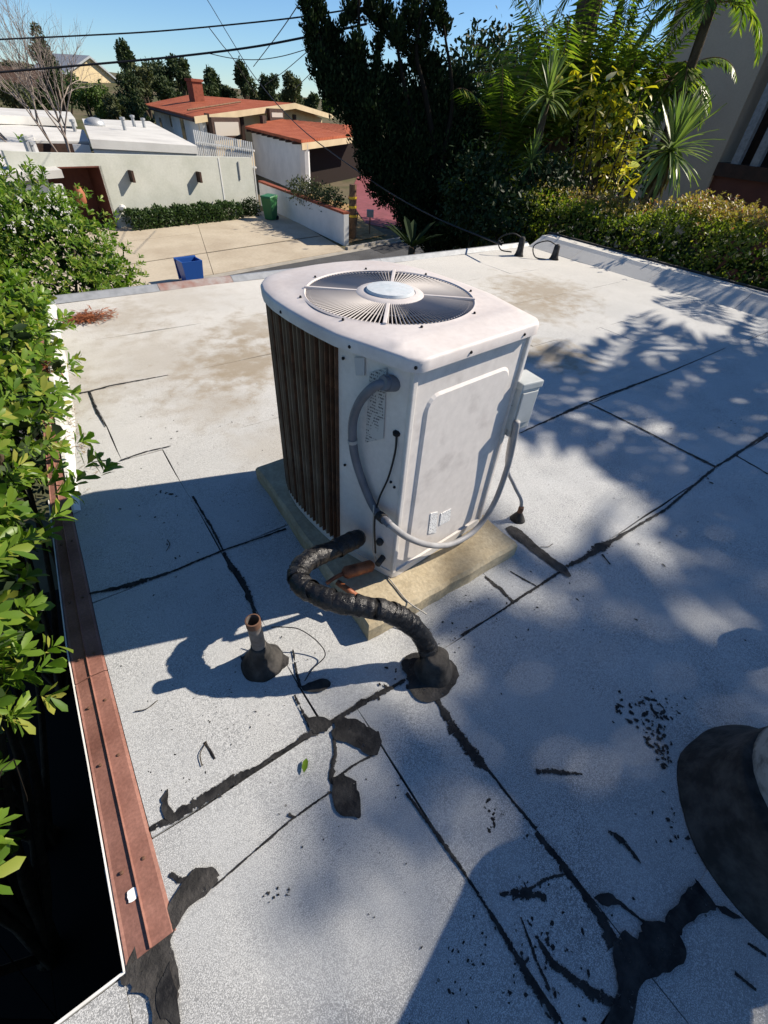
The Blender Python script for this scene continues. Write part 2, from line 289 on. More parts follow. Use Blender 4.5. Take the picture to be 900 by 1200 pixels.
# ------------------------------------------------------------------ object helpers
OFF = {}
def tag(o, label=None, cat=None, group=None, kind=None):
    if label: o['label'] = label
    if cat: o['category'] = cat
    if group: o['group'] = group
    if kind: o['kind'] = kind
    return o
def thing(name, loc, label, cat, group=None, rotz=0.0):
    o = bpy.data.objects.new(name, None); COL.objects.link(o)
    o.location = tuple(loc); o.rotation_euler = (0, 0, rotz); o.empty_display_size = 0.2
    OFF[o.name] = np.array(loc, float) if rotz == 0 else np.zeros(3)
    return tag(o, label, cat, group)
class MB:
    def __init__(s): s.v = []; s.f = []
    def add(s, vs, fs):
        n = len(s.v); s.v += [tuple(map(float, p)) for p in vs]; s.f += [tuple(i+n for i in f) for f in fs]; return s
    def box(s, lo, hi, rot=0.0, c=None):
        x0, y0, z0 = lo; x1, y1, z1 = hi
        vs = [(x, y, z) for z in (z0, z1) for x, y in ((x0, y0), (x1, y0), (x1, y1), (x0, y1))]
        if rot:
            cx, cy = c if c is not None else ((x0+x1)/2, (y0+y1)/2); ca, sa = math.cos(rot), math.sin(rot)
            vs = [(cx+(x-cx)*ca-(y-cy)*sa, cy+(x-cx)*sa+(y-cy)*ca, z) for x, y, z in vs]
        return s.add(vs, [(3, 2, 1, 0), (4, 5, 6, 7), (0, 1, 5, 4), (1, 2, 6, 5), (2, 3, 7, 6), (3, 0, 4, 7)])
    def hexa(s, bot, top):                       # two quads
        return s.add(list(bot)+list(top), [(3, 2, 1, 0), (4, 5, 6, 7), (0, 1, 5, 4), (1, 2, 6, 5), (2, 3, 7, 6), (3, 0, 4, 7)])
    def prism(s, poly, z0, z1):
        n = len(poly); vs = [(p[0], p[1], z0) for p in poly]+[(p[0], p[1], z1) for p in poly]
        return s.add(vs, [tuple(range(n-1, -1, -1)), tuple(range(n, 2*n))]+[(i, (i+1) % n, n+(i+1) % n, n+i) for i in range(n)])
    def slab(s, pts, th):                        # polygon in space, thickened downwards
        n = len(pts); vs = [tuple(p) for p in pts]+[(p[0], p[1], p[2]-th) for p in pts]
        return s.add(vs, [tuple(range(n)), tuple(range(2*n-1, n-1, -1))]+[(i, n+i, n+(i+1) % n, (i+1) % n) for i in range(n)])
    def wallpoly(s, pts, nrm, th):               # vertical polygon thickened along nrm (away from the front)
        n = len(pts); vs = [tuple(p) for p in pts]+[(p[0]+nrm[0]*th, p[1]+nrm[1]*th, p[2]) for p in pts]
        return s.add(vs, [tuple(range(n)), tuple(range(2*n-1, n-1, -1))]+[(i, n+i, n+(i+1) % n, (i+1) % n) for i in range(n)])
    def tube(s, path, rad, seg=8, cap=True):
        P = [Vector(tuple(map(float, p))) for p in path]; n = len(P)
        rs = rad if hasattr(rad, '__len__') else [rad]*n
        up = None; rings = []
        for i in range(n):
            d = (P[min(i+1, n-1)]-P[max(i-1, 0)]).normalized()
            if up is None:
                a = Vector((0, 0, 1)) if abs(d.z) < 0.9 else Vector((1, 0, 0)); up = d.cross(a).normalized()
            up = (up-d*up.dot(d))
            up = up.normalized() if up.length > 1e-6 else d.orthogonal().normalized()
            q = d.cross(up)
            rings.append([P[i]+(up*math.cos(2*math.pi*k/seg)+q*math.sin(2*math.pi*k/seg))*rs[i] for k in range(seg)])
        vs = [tuple(p) for r in rings for p in r]; fs = []
        for i in range(n-1):
            for k in range(seg):
                a = i*seg+k; b_ = i*seg+(k+1) % seg; fs.append((a, b_, b_+seg, a+seg))
        if cap: fs += [tuple(range(seg-1, -1, -1)), tuple(range((n-1)*seg, n*seg))]
        return s.add(vs, fs)
    def lathe(s, prof, c=(0, 0, 0), seg=24, jit=0.0, cap=True):   # (r, z) profile
        vs = []; n = len(prof)
        j_ = [random.random()-0.5 for _ in range(seg)]; j_ = [(j_[i-2]+2*j_[i-1]+3*j_[i]+2*j_[(i+1) % seg]+j_[(i+2) % seg])/9 for i in range(seg)]; ph = [1+jit*2.6*q for q in j_]
        for r_, z_ in prof:
            for k in range(seg):
                a = 2*math.pi*k/seg; q = ph[k] if r_ > 0.02 else 1
                vs.append((c[0]+r_*q*math.cos(a), c[1]+r_*q*math.sin(a), c[2]+z_))
        fs = [(i*seg+k, i*seg+(k+1) % seg, (i+1)*seg+(k+1) % seg, (i+1)*seg+k) for i in range(n-1) for k in range(seg)]
        if cap: fs += [tuple(range(seg-1, -1, -1)), tuple(range((n-1)*seg, n*seg))]
        return s.add(vs, fs)
    def mesh(s, name, mat, smooth=False, bevel=0.0, off=(0, 0, 0)):
        me = bpy.data.meshes.new(name)
        V = [(p[0]-off[0], p[1]-off[1], p[2]-off[2]) for p in s.v]
        me.from_pydata(V, [], s.f); me.materials.append(mat)
        bm = bmesh.new(); bm.from_mesh(me); bmesh.ops.recalc_face_normals(bm, faces=bm.faces)
        if bevel:
            es = [e for e in bm.edges if len(e.link_faces) == 2 and e.calc_face_angle(0) > 0.6]
            bmesh.ops.bevel(bm, geom=es, offset=bevel, segments=2, affect='EDGES', profile=0.6, clamp_overlap=True)
        bm.to_mesh(me); bm.free()
        if smooth:
            me.shade_smooth() if smooth is True else me.shade_smooth()
            if smooth != True: me.set_sharp_from_angle(angle=R(smooth))
        return me
    def build(s, name, mat, parent=None, label=None, cat=None, group=None, kind=None, smooth=False, bevel=0.0):
        if parent is not None: off = OFF[parent.name]
        else:
            a = np.array(s.v); lo, hi = a.min(0), a.max(0); off = np.array([(lo[0]+hi[0])/2, (lo[1]+hi[1])/2, lo[2]])
        o = bpy.data.objects.new(name, s.mesh(name, mat, smooth, bevel, off)); COL.objects.link(o)
        OFF[o.name] = np.array(off, float)
        if parent is not None: o.parent = parent
        else: o.location = tuple(off)
        return tag(o, label, cat, group, kind)
def inst(name, me, parent, mat4):
    o = bpy.data.objects.new(name, me); COL.objects.link(o); o.parent = parent; o.matrix_local = mat4; return o
def smooth_path(pts, n=6):                     # Catmull-Rom
    P = [np.array(p, float) for p in pts]; P = [2*P[0]-P[1]]+P+[2*P[-1]-P[-2]]; out = []
    for i in range(1, len(P)-2):
        for k in range(n):
            t = k/n; a, b, c, d = P[i-1], P[i], P[i+1], P[i+2]
            out.append(0.5*((2*b)+(c-a)*t+(2*a-5*b+4*c-d)*t*t+(3*b-a-3*c+d)*t**3))
    out.append(P[-2]); return out

# leaves ------------------------------------------------------------
LEAF_BROAD = (np.array([(0, 0, 0), (.42, .15, .035), (.78, .17, .03), (1, 0, -.05), (.78, -.17, .03), (.42, -.15, .035), (.42, 0, 0), (.78, 0, -.01)]),
              [(0, 6, 1), (6, 7, 2, 1), (7, 3, 2), (0, 5, 6), (5, 4, 7, 6), (4, 3, 7)])
LEAF_DIA = (np.array([(0, 0, 0), (.5, .2, .03), (1, 0, -.03), (.5, -.2, .03)]), [(0, 3, 2, 1)])
LEAF_OVAL = (np.array([(0, 0, 0), (.35, .22, .04), (.75, .2, .03), (1, 0, -.04), (.75, -.2, .03), (.35, -.22, .04)]), [(0, 5, 4, 3), (0, 3, 2, 1)])
def unit(a): return a/np.maximum(np.linalg.norm(a, axis=-1, keepdims=True), 1e-9)
def leaf_frames(D, U):
    D = unit(D); side = unit(np.cross(U, D)); up = np.cross(D, side); return D, side, up
def leaf_mesh(name, C, D, U, Ln, tpl, mat, off=(0, 0, 0), width=1.0):
    V, F = tpl; D, Sd, Up = leaf_frames(D, U); n = len(C); k = len(V)
    X = C[:, None, :]-np.array(off)+(V[None, :, 0, None]*D[:, None, :]+V[None, :, 1, None]*width*Sd[:, None, :]+V[None, :, 2, None]*Up[:, None, :])*Ln[:, None, None]
    X = X.reshape(-1, 3)
    loops = []; starts = []; tot = []
    for f in F: pass
    base = (np.arange(n)*k)
    fl = np.concatenate([np.array(f) for f in F]); ft = np.array([len(f) for f in F])
    LV = (base[:, None]+fl[None, :]).reshape(-1); LT = np.tile(ft, n); LS = np.concatenate([[0], np.cumsum(LT)[:-1]])
    me = bpy.data.meshes.new(name)
    me.vertices.add(len(X)); me.vertices.foreach_set('co', X.reshape(-1).astype(np.float32))
    me.loops.add(len(LV)); me.loops.foreach_set('vertex_index', LV.astype(np.int32))
    me.polygons.add(len(LT)); me.polygons.foreach_set('loop_start', LS.astype(np.int32)); me.polygons.foreach_set('loop_total', LT.astype(np.int32))
    me.update(calc_edges=True); me.validate(); me.materials.append(mat); me.shade_smooth()
    return me
def foliage(name, parent, C, D, U, Ln, tpl, mat, width=1.0, kind='stuff'):
    o = bpy.data.objects.new(name, leaf_mesh(name, C, D, U, Ln, tpl, mat, OFF[parent.name], width)); COL.objects.link(o); o.parent = parent
    if kind: o['kind'] = kind
    return o
def rosettes(T, A, per, size, spread=(0.6, 1.25), back=0.6):  # shoots with tips T and axes A
    n = len(T); A = unit(A); rnd = rng.normal(size=(n, 3)); S1 = unit(np.cross(A, rnd)); S2 = np.cross(A, S1)
    ph = (np.arange(per)[None, :]*2.39996+rng.uniform(0, 6.28, (n, 1))); el = rng.uniform(*spread, (n, per))
    D = np.cos(el)[..., None]*A[:, None, :]+np.sin(el)[..., None]*(np.cos(ph)[..., None]*S1[:, None, :]+np.sin(ph)[..., None]*S2[:, None, :])
    Ln = size*rng.uniform(0.65, 1.15, (n, per))
    C = T[:, None, :]-A[:, None, :]*(np.linspace(0, back, per)[None, :, None]*size)
    U = np.repeat(A[:, None, :], per, 1)+rng.normal(scale=0.15, size=(n, per, 3))
    return C.reshape(-1, 3), D.reshape(-1, 3), U.reshape(-1, 3), Ln.reshape(-1)
def sample_blobs(blobs, n, inner=0.72, keep=None, wob=0.12):
    """points + outward normals on / just inside a union of ellipsoids (cx,cy,cz,rx,ry,rz)"""
    B = np.array(blobs, float); wgt = (B[:, 3]*B[:, 4]+B[:, 4]*B[:, 5]+B[:, 3]*B[:, 5]); wgt /= wgt.sum()
    P = []; Nn = []; got = 0
    while got < n:
        i = rng.choice(len(B), n*2, p=wgt); u = unit(rng.normal(size=(n*2, 3)))
        s = rng.uniform(inner, 1.0, n*2)**0.5+rng.normal(scale=wob*0.5, size=n*2)
        p = B[i, :3]+u*B[i, 3:]*s[:, None]; nn = unit(u/B[i, 3:])
        q = ((p[:, None, :]-B[None, :, :3])/B[None, :, 3:]); ins = ((q**2).sum(-1) < inner*inner*0.9)
        ok = ~ins.any(1)
        if keep is not None: ok &= keep(p)
        P.append(p[ok]); Nn.append(nn[ok]); got += ok.sum()
    return np.concatenate(P)[:n], np.concatenate(Nn)[:n]

# ================================================================== OUR ROOF
roof = thing('flat_roofed_building', (3.0, 2.5, 0), 'flat roofed building under the air conditioner, covered in white granulated sheets patched with black tar', 'building')
gut_o = [(-0.38, 0.33), (-0.365, 0.85), (-0.355, 1.3), (-0.30, 2.2), (-0.22, 3.27), (-0.06, 5.18)]
gut_i = [(-0.27, 0.36), (-0.268, 0.75), (-0.262, 1.21), (-0.225, 2.2), (-0.165, 3.24), (0.0, 5.18)]
def lerp_x(poly, y):
    for (x0, y0), (x1, y1) in zip(poly, poly[1:]):
        if y0 <= y <= y1: return x0+(x1-x0)*(y-y0)/(y1-y0)
    return poly[0][0] if y < poly[0][1] else poly[-1][0]
deck = [(-4.5, -3.2), (7.02, -3.2), (7.02, 5.2), (-0.06, 5.2)]+[(x+0.012, y) for x, y in gut_o[::-1][1:-1]]+[(-0.368, 0.33), (-4.5, 0.33)]
MB().prism(deck, -0.28, -0.009).build('roof_deck', MAT['deck'], roof)
inner = [(-4.4, -3.1), (6.9, -3.1), (6.9, 5.1), (0.0, 5.1), (-0.2, 2.2), (-0.3, 0.4), (-0.3, 0.25), (-4.4, 0.25)]
MB().prism(inner, GROUND-0.2, -0.281).build('wall', MAT['wall_stucco'], roof)

# roofing sheets, one object each: strips of one roll width, butt joined with a dark gap
def sheet(x0, x1, y0, y1, gx=0.004, gy=0.004, dz=0.0, left=None):
    nx = max(2, int((x1-x0)/0.12)); ny = max(2, int((y1-y0)/0.12)); b = MB()
    ph = [random.uniform(0, 6.28) for _ in range(6)]
    def zz(x, y): return dz+0.0022*math.sin(x*2.1+ph[0])*math.sin(y*3.0+ph[1])+0.0012*math.sin(x*6.3+ph[2]+y*2)
    vs = []
    for j in range(ny+1):
        y = y0+gy+(y1-y0-2*gy)*j/ny
        xl = lerp_x(left, y)+0.002 if left else x0+gx
        for i in range(nx+1):
            x = xl+(x1-gx-xl)*i/nx
            jy = 0.0035*math.sin(x*5+ph[3])+0.002*math.sin(x*17+ph[4]) if j in (0, ny) else 0
            jx = 0.003*math.sin(y*9+ph[5]) if (i == nx or (i == 0 and not left)) else 0
            z = zz(x, y)
            if j in (0, ny) or i in (0, nx): z -= 0.001
            vs.append((x+jx, y+jy, z))
    W_ = nx+1; fs = [(j*W_+i, j*W_+i+1, (j+1)*W_+i+1, (j+1)*W_+i) for j in range(ny) for i in range(nx)]
    k = len(vs); ring = [i for i in range(W_)]+[j*W_+nx for j in range(1, ny+1)]+[ny*W_+i for i in range(nx-1, -1, -1)]+[j*W_ for j in range(ny-1, 0, -1)]
    for r_ in ring: vs.append((vs[r_][0], vs[r_][1], -0.0085))
    n = len(ring); fs += [(ring[i], k+i, k+(i+1) % n, ring[(i+1) % n]) for i in range(n)]
    b.add(vs, fs); return b.build('roofing_sheet', MAT['roof'], roof, smooth=30)
X1 = 6.55
def strip(y0, y1, xs, left=None, gy=0.003, gx=0.003):
    for a, b_ in zip(xs, xs[1:]):
        sheet(a, b_, y0, y1, gx, gy, random.uniform(0, 0.0012), left if a == xs[0] else None)
strip(-3.2, -2.19, [-4.5, 1.0, X1]); strip(-2.19, -1.28, [-4.5, -0.4, X1]); strip(-1.28, -0.365, [-4.5, 0.62, X1])
strip(-0.365, 0.325, [-4.5, -0.39])
strip(-0.365, 0.555, [-0.39, 0.38, 0.62, 3.2, X1], None, 0.0022, 0.002)
MB().box((-0.388, 0.332, -0.0085), (-0.372, 0.3401, -0.002)).build('roofing_sheet', MAT['roof'], roof)
strip(0.555, 1.46, [-0.27, 0.26, 1.165, 2.965, X1], gut_i, 0.002, 0.002)
strip(1.46, 2.37, [-0.2, 0.26, 4.4, X1], gut_i, 0.0018, 0.002)
strip(2.37, 3.26, [-0.2, 0.055, 3.4, X1], gut_i, 0.002, 0.002)
strip(3.26, 4.12, [-0.1, 2.6, X1], gut_i, 0.002, 0.0015)
strip(4.12, 5.14, [-0.05, 5.0, X1], gut_i, 0.0015, 0.0015)

# left metal edge: two lengths of folded brown flashing, white raw edge outside
def edge_piece(ya, yb, mat, n=8):
    b = MB(); vs = []
    prof = [(1.0, 0.001), (0.93, 0.008), (0.52, 0.010), (0.49, 0.017), (0.46, 0.010), (0.06, 0.004), (0.0, 0.006), (0.0, -0.11), (0.05, -0.11), (1.0, -0.006)]
    for j in range(n+1):
        y = ya+(yb-ya)*j/n; xo = lerp_x(gut_o, y); xi = lerp_x(gut_i, y)
        for t, z in prof: vs.append((xo+(xi-xo)*t, y+0.02*(1-t)*0, z))
    m = len(prof); fs = [(j*m+k, j*m+(k+1) % m, (j+1)*m+(k+1) % m, (j+1)*m+k) for j in range(n) for k in range(m)]
    fs += [tuple(range(m)), tuple(range((n+1)*m-1, n*m-1, -1))]
    b.add(vs, fs); return b.build('edge_flashing', mat, roof)
edge_piece(0.335, 1.13, MAT['brown_metal']); edge_piece(1.134, 2.35, MAT['brown_metal']); edge_piece(2.354, 3.4, MAT['brown_metal']); edge_piece(3.404, 5.15, MAT['brown_metal'])
for y in (.52, .82, 1.02, 1.22, 1.5, 1.85):
    for fx in (.25, .75):
        x = lerp_x(gut_o, y)*(1-fx)+lerp_x(gut_i, y)*fx; MB().lathe([(.0045, .004), (.0045, .0125), (.002, .0135)], (x, y, 0), 8).build('nail_head', MAT['rim_rust'], roof)
p = [(x-0.004, y) for x, y in gut_o[:4]]
b = MB()
for (xa, ya), (xb, yb) in zip(p, p[1:]): b.hexa([(xa-.003, ya, -.02), (xa, ya, -.02), (xb, yb, -.02), (xb-.003, yb, -.02)], [(xa-.003, ya, .009), (xa, ya, .009), (xb, yb, .009), (xb-.003, yb, .009)])
b.build('raw_edge', MAT['white_edge'], roof)
b = MB()   # white cant strip beside the flashing on the far half
vs = []
for j in range(13):
    y = 2.05+3.05*j/12; x = lerp_x(gut_i, y); q = min(1, .12+j/5); vs += [(x+0.004, y, 0.016), (x+0.012+.018*q, y, 0.018), (x+0.02+.095*q+0.006*math.sin(y*7), y, 0.0042), (x+0.004, y, 0.0)]
b.add(vs, [(j*4+k, j*4+(k+1) % 4, (j+1)*4+(k+1) % 4, (j+1)*4+k) for j in range(12) for k in range(4)]+[(0, 1, 2, 3), (51, 50, 49, 48)])
b.build('white_cant_strip', MAT['white_edge'], roof)
# near notch edge: thin white metal
MB().box((-4.5, 0.327, -0.1), (-0.384, 0.333, 0.004)).build('notch_edge', MAT['white_edge'], roof)
# far gravel stop in lengths, one stained red
for a, b_, mt in ((-0.05, 1.0, 'galv'), (1.004, 1.75, 'brown_metal'), (1.754, 3.7, 'galv'), (3.704, 6.5, 'galv')):
    MB().add([(a, 5.1, 0.003), (b_, 5.1, 0.003), (b_, 5.17, 0.045), (a, 5.17, 0.045), (b_, 5.2, 0.045), (a, 5.2, 0.045), (b_, 5.21, -0.12), (a, 5.21, -0.12)], [(0, 1, 2, 3), (3, 2, 4, 5), (5, 4, 6, 7)]).build('gravel_stop', MAT['galv' if mt == 'galv' else 'stained_metal'], roof)
# right kerb covered in cap sheet, in lengths
for ya, yb in ((-3.1, -0.9), (-0.895, 0.6), (0.605, 2.0), (2.005, 3.1), (3.105, 4.3), (4.305, 5.1)):
    pr_ = [(6.46, 0.003), (6.68, 0.10), (6.74, 0.135), (6.98, 0.13), (6.98, -0.1), (6.46, -0.0085)]
    vs = [(x, y, z) for y in (ya, yb) for x, z in pr_]
    MB().add(vs, [(0, 1, 7, 6), (1, 2, 8, 7), (2, 3, 9, 8), (3, 4, 10, 9), (4, 5, 11, 10), (5, 0, 6, 11), (5, 4, 3, 2, 1, 0), (6, 7, 8, 9, 10, 11)]).build('kerb_flashing', MAT['roof'], roof)
MB().box((6.985, -3.1, -0.2), (7.03, 5.2, 0.15)).build('kerb_edge_metal', MAT['tar_old'], roof)

# tar patches and tarred joints --------------------------------------
def tar_poly(pts, mat='tar', th=0.0028, jit=0.007, step=0.009, z=0.0035, parent=roof, name='tar_patch', feather_w=.024):
    mat = {'tar': 'tar_joint', 'tar_old': 'tar_grey'}.get(mat, mat)
    P = []
    n = len(pts)
    ctr = np.mean([p[:2] for p in pts], 0); pts = [np.array(p[:2], float) for p in pts]
    pts = [p+(p-ctr)/max(np.linalg.norm(p-ctr), .01)*min(-feather_w*.12, 0) for p in pts]
    if n > 4: sm = smooth_path(pts+[pts[0]], 4)[:-1]
    else: sm = pts
    n = len(sm); e = np.zeros(2)
    for i in range(n):
        a = sm[i]; b_ = sm[(i+1) % n]; k = max(1, int(np.linalg.norm(b_-a)/step))
        for q in range(k): e = e*.6+np.array([random.gauss(0, jit), random.gauss(0, jit)])*.5; P.append(a+(b_-a)*q/k+e)
    area = sum(P[i-1][0]*P[i][1]-P[i][0]*P[i-1][1] for i in range(len(P)))
    if area < 0: P = P[::-1]
    bm = bmesh.new(); vs = [bm.verts.new((p[0], p[1], z)) for p in P]; f = bm.faces.new(vs)
    bm.normal_update()
    for v in bm.verts: v.tag = False
    lay = bm.verts.layers.float.new('edge'); rim = set(vs)
    bmesh.ops.inset_region(bm, faces=[f], thickness=feather_w, depth=th)
    for v in bm.verts: v[lay] = 0.0 if v in rim else 1.0
    bmesh.ops.triangulate(bm, faces=bm.faces)
    me = bpy.data.meshes.new(name); off = OFF[parent.name]
    for v in bm.verts: v.co -= Vector(off)
    bm.to_mesh(me); bm.free(); me.materials.append(MAT[mat]); me.shade_smooth()
    o = bpy.data.objects.new(name, me); COL.objects.link(o); o.parent = parent; return o
def px_poly(pp, **k): return tar_poly([lvl(*p) for p in pp], **k)
def joint(pts, ws, mat='tar', jit=0.3, name='tarred_joint', th=0.002, step=0.018):
    """a ragged bead of tar along a line of world points with half widths ws"""
    mat = {'tar': 'tar_joint', 'tar_old': 'tar_grey'}.get(mat, mat); ws = [q*1.45+.0012 for q in ws]
    P = []; Wd = []
    for i in range(len(pts)-1):
        a = np.array(pts[i][:2]); b_ = np.array(pts[i+1][:2]); k = max(1, int(np.linalg.norm(b_-a)/step))
        for q in range(k): P.append(a+(b_-a)*q/k); Wd.append(ws[i]+(ws[i+1]-ws[i])*q/k)
    P.append(np.array(pts[-1][:2])); Wd.append(ws[-1]); n = len(P); vs = []
    lj = rj = 1
    for i in range(n):
        t = P[min(i+1, n-1)]-P[max(i-1, 0)]; t = t/max(np.hypot(*t), 1e-9); nr = np.array([-t[1], t[0]])
        lj = 0.5*lj+0.5*random.uniform(1-2*jit, 1+2*jit); rj = 0.5*rj+0.5*random.uniform(1-2*jit, 1+2*jit)
        l_ = P[i]+nr*Wd[i]*lj; r_ = P[i]-nr*Wd[i]*rj
        vs += [(l_[0], l_[1], 0.0022), (P[i][0]*.7+l_[0]*.3, P[i][1]*.7+l_[1]*.3, 0.0025+th), (P[i][0]*.7+r_[0]*.3, P[i][1]*.7+r_[1]*.3, 0.0025+th*random.uniform(.6, 1)), (r_[0], r_[1], 0.0022)]
    fs = [(i*4+k, (i+1)*4+k, (i+1)*4+k+1, i*4+k+1) for i in range(n-1) for k in range(3)]
    o = MB().add(vs, fs).build(name, MAT[mat], roof, smooth=True)
    at = o.data.attributes.new('edge', 'FLOAT', 'POINT'); at.data.foreach_set('value', [0.0, 1.0, 1.0, 0.0]*n); return o
def px_joint(pp, ws, **k): return joint([lvl(*p) for p in pp], ws, **k)

px_joint([(176, 972), (205, 958), (240, 936), (258, 925)], [.006, .011, .012, .018]); px_joint([(258, 925), (300, 900), (345, 872), (372, 856)], [.014, .006, .006, .012])
px_joint([(372, 856), (420, 828), (475, 797)], [.010, .011, .005])
px_joint([(540, 745), (578, 722), (612, 699), (660, 668)], [.004, .003, .004, .006])
px_joint([(664, 665), (690, 651), (703, 643), (718, 634)], [.008, .012, .028, .008])
px_joint([(718, 634), (780, 597), (838, 548), (862, 533), (900, 508)], [.008, .006, .006, .008, .009])
px_joint([(105, 696), (150, 687), (200, 671)], [.004, .012, .006]); px_joint([(200, 671), (260, 646), (335, 620)], [.005, .004, .004])
px_joint([(226, 582), (250, 622), (262, 646)], [.004, .004, .005]); px_joint([(262, 648), (276, 672), (288, 690), (300, 722)], [.006, .012, .012, .003])
px_joint([(343, 762), (348, 790), (352, 806)], [.003, .003, .004]); px_joint([(345, 815), (356, 838), (366, 852)], [.003, .005, .012])
px_joint([(500, 803), (513, 822), (522, 838), (534, 858)], [.006, .008, .014, .02]); px_joint([(534, 858), (548, 876), (560, 892), (572, 903)], [.014, .02, .02, .004])
px_joint([(572, 903), (600, 938), (628, 972)], [.003, .003, .004]); px_joint([(628, 975), (660, 1015), (690, 1055), (722, 1105)], [.007, .008, .011, .015])
px_joint([(476, 930), (500, 962), (545, 1025)], [.004, .005, .003]); px_joint([(545, 1025), (590, 1095), (620, 1145), (655, 1196)], [.003, .005, .008, .010])
px_joint([(688, 472), (750, 502), (800, 528), (838, 547)], [.008, .006, .007, .012]); px_joint([(862, 534), (900, 556)], [.006, .008])
px_joint([(600, 512), (640, 494), (688, 472)], [.003, .007, .010]); px_joint([(690, 471), (742, 452), (790, 434), (850, 408)], [.006, .011, .004, .002])
px_joint([(72, 465), (105, 459), (130, 452), (197, 440)], [.005, .006, .006, .003]); px_joint([(104, 459), (112, 478), (124, 500)], [.003, .007, .004])
px_joint([(141, 540), (170, 530), (200, 523)], [.003, .004, .003])
px_joint([(388, 928), (340, 962), (250, 1040)], [.0018, .0022, .0018], jit=.15)
px_joint([(392, 862), (393, 885), (388, 912), (392, 922)], [.005, .005, .006, .003]); px_joint([(392, 914), (415, 897), (438, 884)], [.002, .003, .003])
# patches
px_poly([(360, 843), (375, 838), (392, 845), (384, 858), (362, 860)]); px_poly([(392, 846), (412, 842), (440, 855), (448, 868), (438, 885), (412, 878), (390, 866)])
px_poly([(388, 912), (408, 908), (420, 930), (426, 958), (404, 958), (390, 938)])
px_poly([(148, 1135), (168, 1090), (188, 1068), (200, 1058), (220, 1028), (248, 1010), (258, 1022), (250, 1040), (225, 1062), (208, 1085), (202, 1110), (207, 1150), (212, 1205), (185, 1205), (172, 1175), (150, 1160), (140, 1150)], mat='tar_old', jit=.007)
px_poly([(200, 1120), (208, 1150), (212, 1200), (198, 1200), (186, 1160)], z=.0055)
px_poly([(190, 935), (198, 925), (197, 945), (205, 955), (196, 962), (190, 950)], jit=.003)
px_poly([(715, 1105), (730, 1095), (748, 1098), (752, 1082), (776, 1078), (796, 1058), (812, 1040), (822, 1035), (845, 1068), (868, 1075), (845, 1062), (832, 1068), (812, 1076), (795, 1092), (804, 1120), (790, 1140), (765, 1145), (745, 1165), (738, 1205), (705, 1210), (720, 1160)], jit=.006)
px_poly([(598, 616), (612, 624), (640, 648), (665, 668), (668, 678), (650, 668), (620, 645), (592, 622)], jit=.004, mat='tar_old')
px_poly([(693, 1052), (712, 1044), (728, 1056), (718, 1064), (704, 1062)], jit=.003); px_joint([(722, 1056), (745, 1074), (758, 1084)], [.004, .002, .004])
px_joint([(585, 1048), (612, 1046), (640, 1052)], [.003, .011, .006], mat='tar_dry'); px_joint([(628, 905), (650, 905), (682, 908)], [.006, .008, .002], mat='tar_dry')
px_joint([(600, 1055), (640, 1030), (665, 1024)], [.002, .004, .002], mat='tar_dry'); px_joint([(630, 1100), (648, 1130), (690, 1160), (722, 1178)], [.002, .008, .009, .008], mat='tar_dry')
px_joint([(610, 1075), (628, 1125), (644, 1160)], [.002, .004, .003], mat='tar_dry'); px_joint([(712, 975), (730, 985), (750, 1012)], [.004, .012, .002], mat='tar_dry')
px_joint([(568, 676), (585, 690), (602, 707)], [.006, .009, .006], mat='tar_old'); px_joint([(598, 670), (615, 680), (628, 687)], [.003, .004, .002], mat='tar_old')
px_joint([(705, 650), (715, 662)], [.005, .003]); px_joint([(338, 955), (345, 958)], [.004, .002]); px_joint([(240, 870), (252, 890)], [.003, .002])
px_joint([(200, 1024), (210, 1032), (222, 1030)], [.004, .006, .002]); px_poly([(352, 806), (375, 796), (388, 800), (380, 810), (358, 812)], jit=.003)
px_joint([(860, 1140), (885, 1160)], [.003, .003]); px_joint([(875, 1105), (897, 1120)], [.004, .003])
# tar spatters: one bitty mass
b = MB()
def blob(x, y, r_, st=1.0):
    n = 7; a0 = random.uniform(0, 6.28); th = random.uniform(0, 3.14)
    vs = []
    for k in range(n):
        a = a0+6.283*k/n; q = r_*random.uniform(.6, 1.2); px_, py_ = q*math.cos(a)*st, q*math.sin(a)
        vs.append((x+px_*math.cos(th)-py_*math.sin(th), y+px_*math.sin(th)+py_*math.cos(th), 0.0022))
    vs.append((x, y, 0.0036)); b.add(vs, [(k, (k+1) % n, n) for k in range(n)])
def spatter(cx, cy, sx, sy, n, r0, r1):
    for _ in range(n):
        p = lvl(random.gauss(cx, sx), random.gauss(cy, sy)); blob(p[0], p[1], random.uniform(r0, r1), random.uniform(1, 2.2))
spatter(740, 830, 12, 8, 22, .003, .010); spatter(768, 850, 7, 16, 45, .003, .012); spatter(765, 825, 18, 6, 18, .003, .008); spatter(778, 885, 4, 9, 20, .004, .009); spatter(788, 835, 4, 14, 10, .002, .006)
spatter(575, 955, 4, 8, 16, .002, .008); spatter(660, 1090, 50, 45, 70, .001, .006); spatter(540, 1150, 25, 40, 40, .001, .004); spatter(640, 1120, 18, 26, 30, .002, .007)
spatter(790, 970, 10, 12, 18, .002, .008); spatter(250, 645, 60, 40, 40, .001, .005); spatter(150, 600, 40, 12, 14, .002, .006); spatter(195, 580, 6, 3, 6, .004, .012)
spatter(325, 1045, 12, 6, 12, .001, .005); spatter(760, 640, 90, 50, 45, .001, .006); spatter(620, 700, 60, 30, 25, .001, .006); spatter(230, 870, 50, 50, 40, .001, .003); spatter(535, 750, 20, 12, 22, .002, .007)
spatter(460, 950, 90, 60, 40, .001, .003); spatter(820, 480, 60, 40, 20, .002, .008); spatter(300, 805, 60, 25, 30, .001, .004); spatter(215, 500, 80, 25, 40, .002, .006); spatter(470, 800, 20, 8, 14, .002, .008)
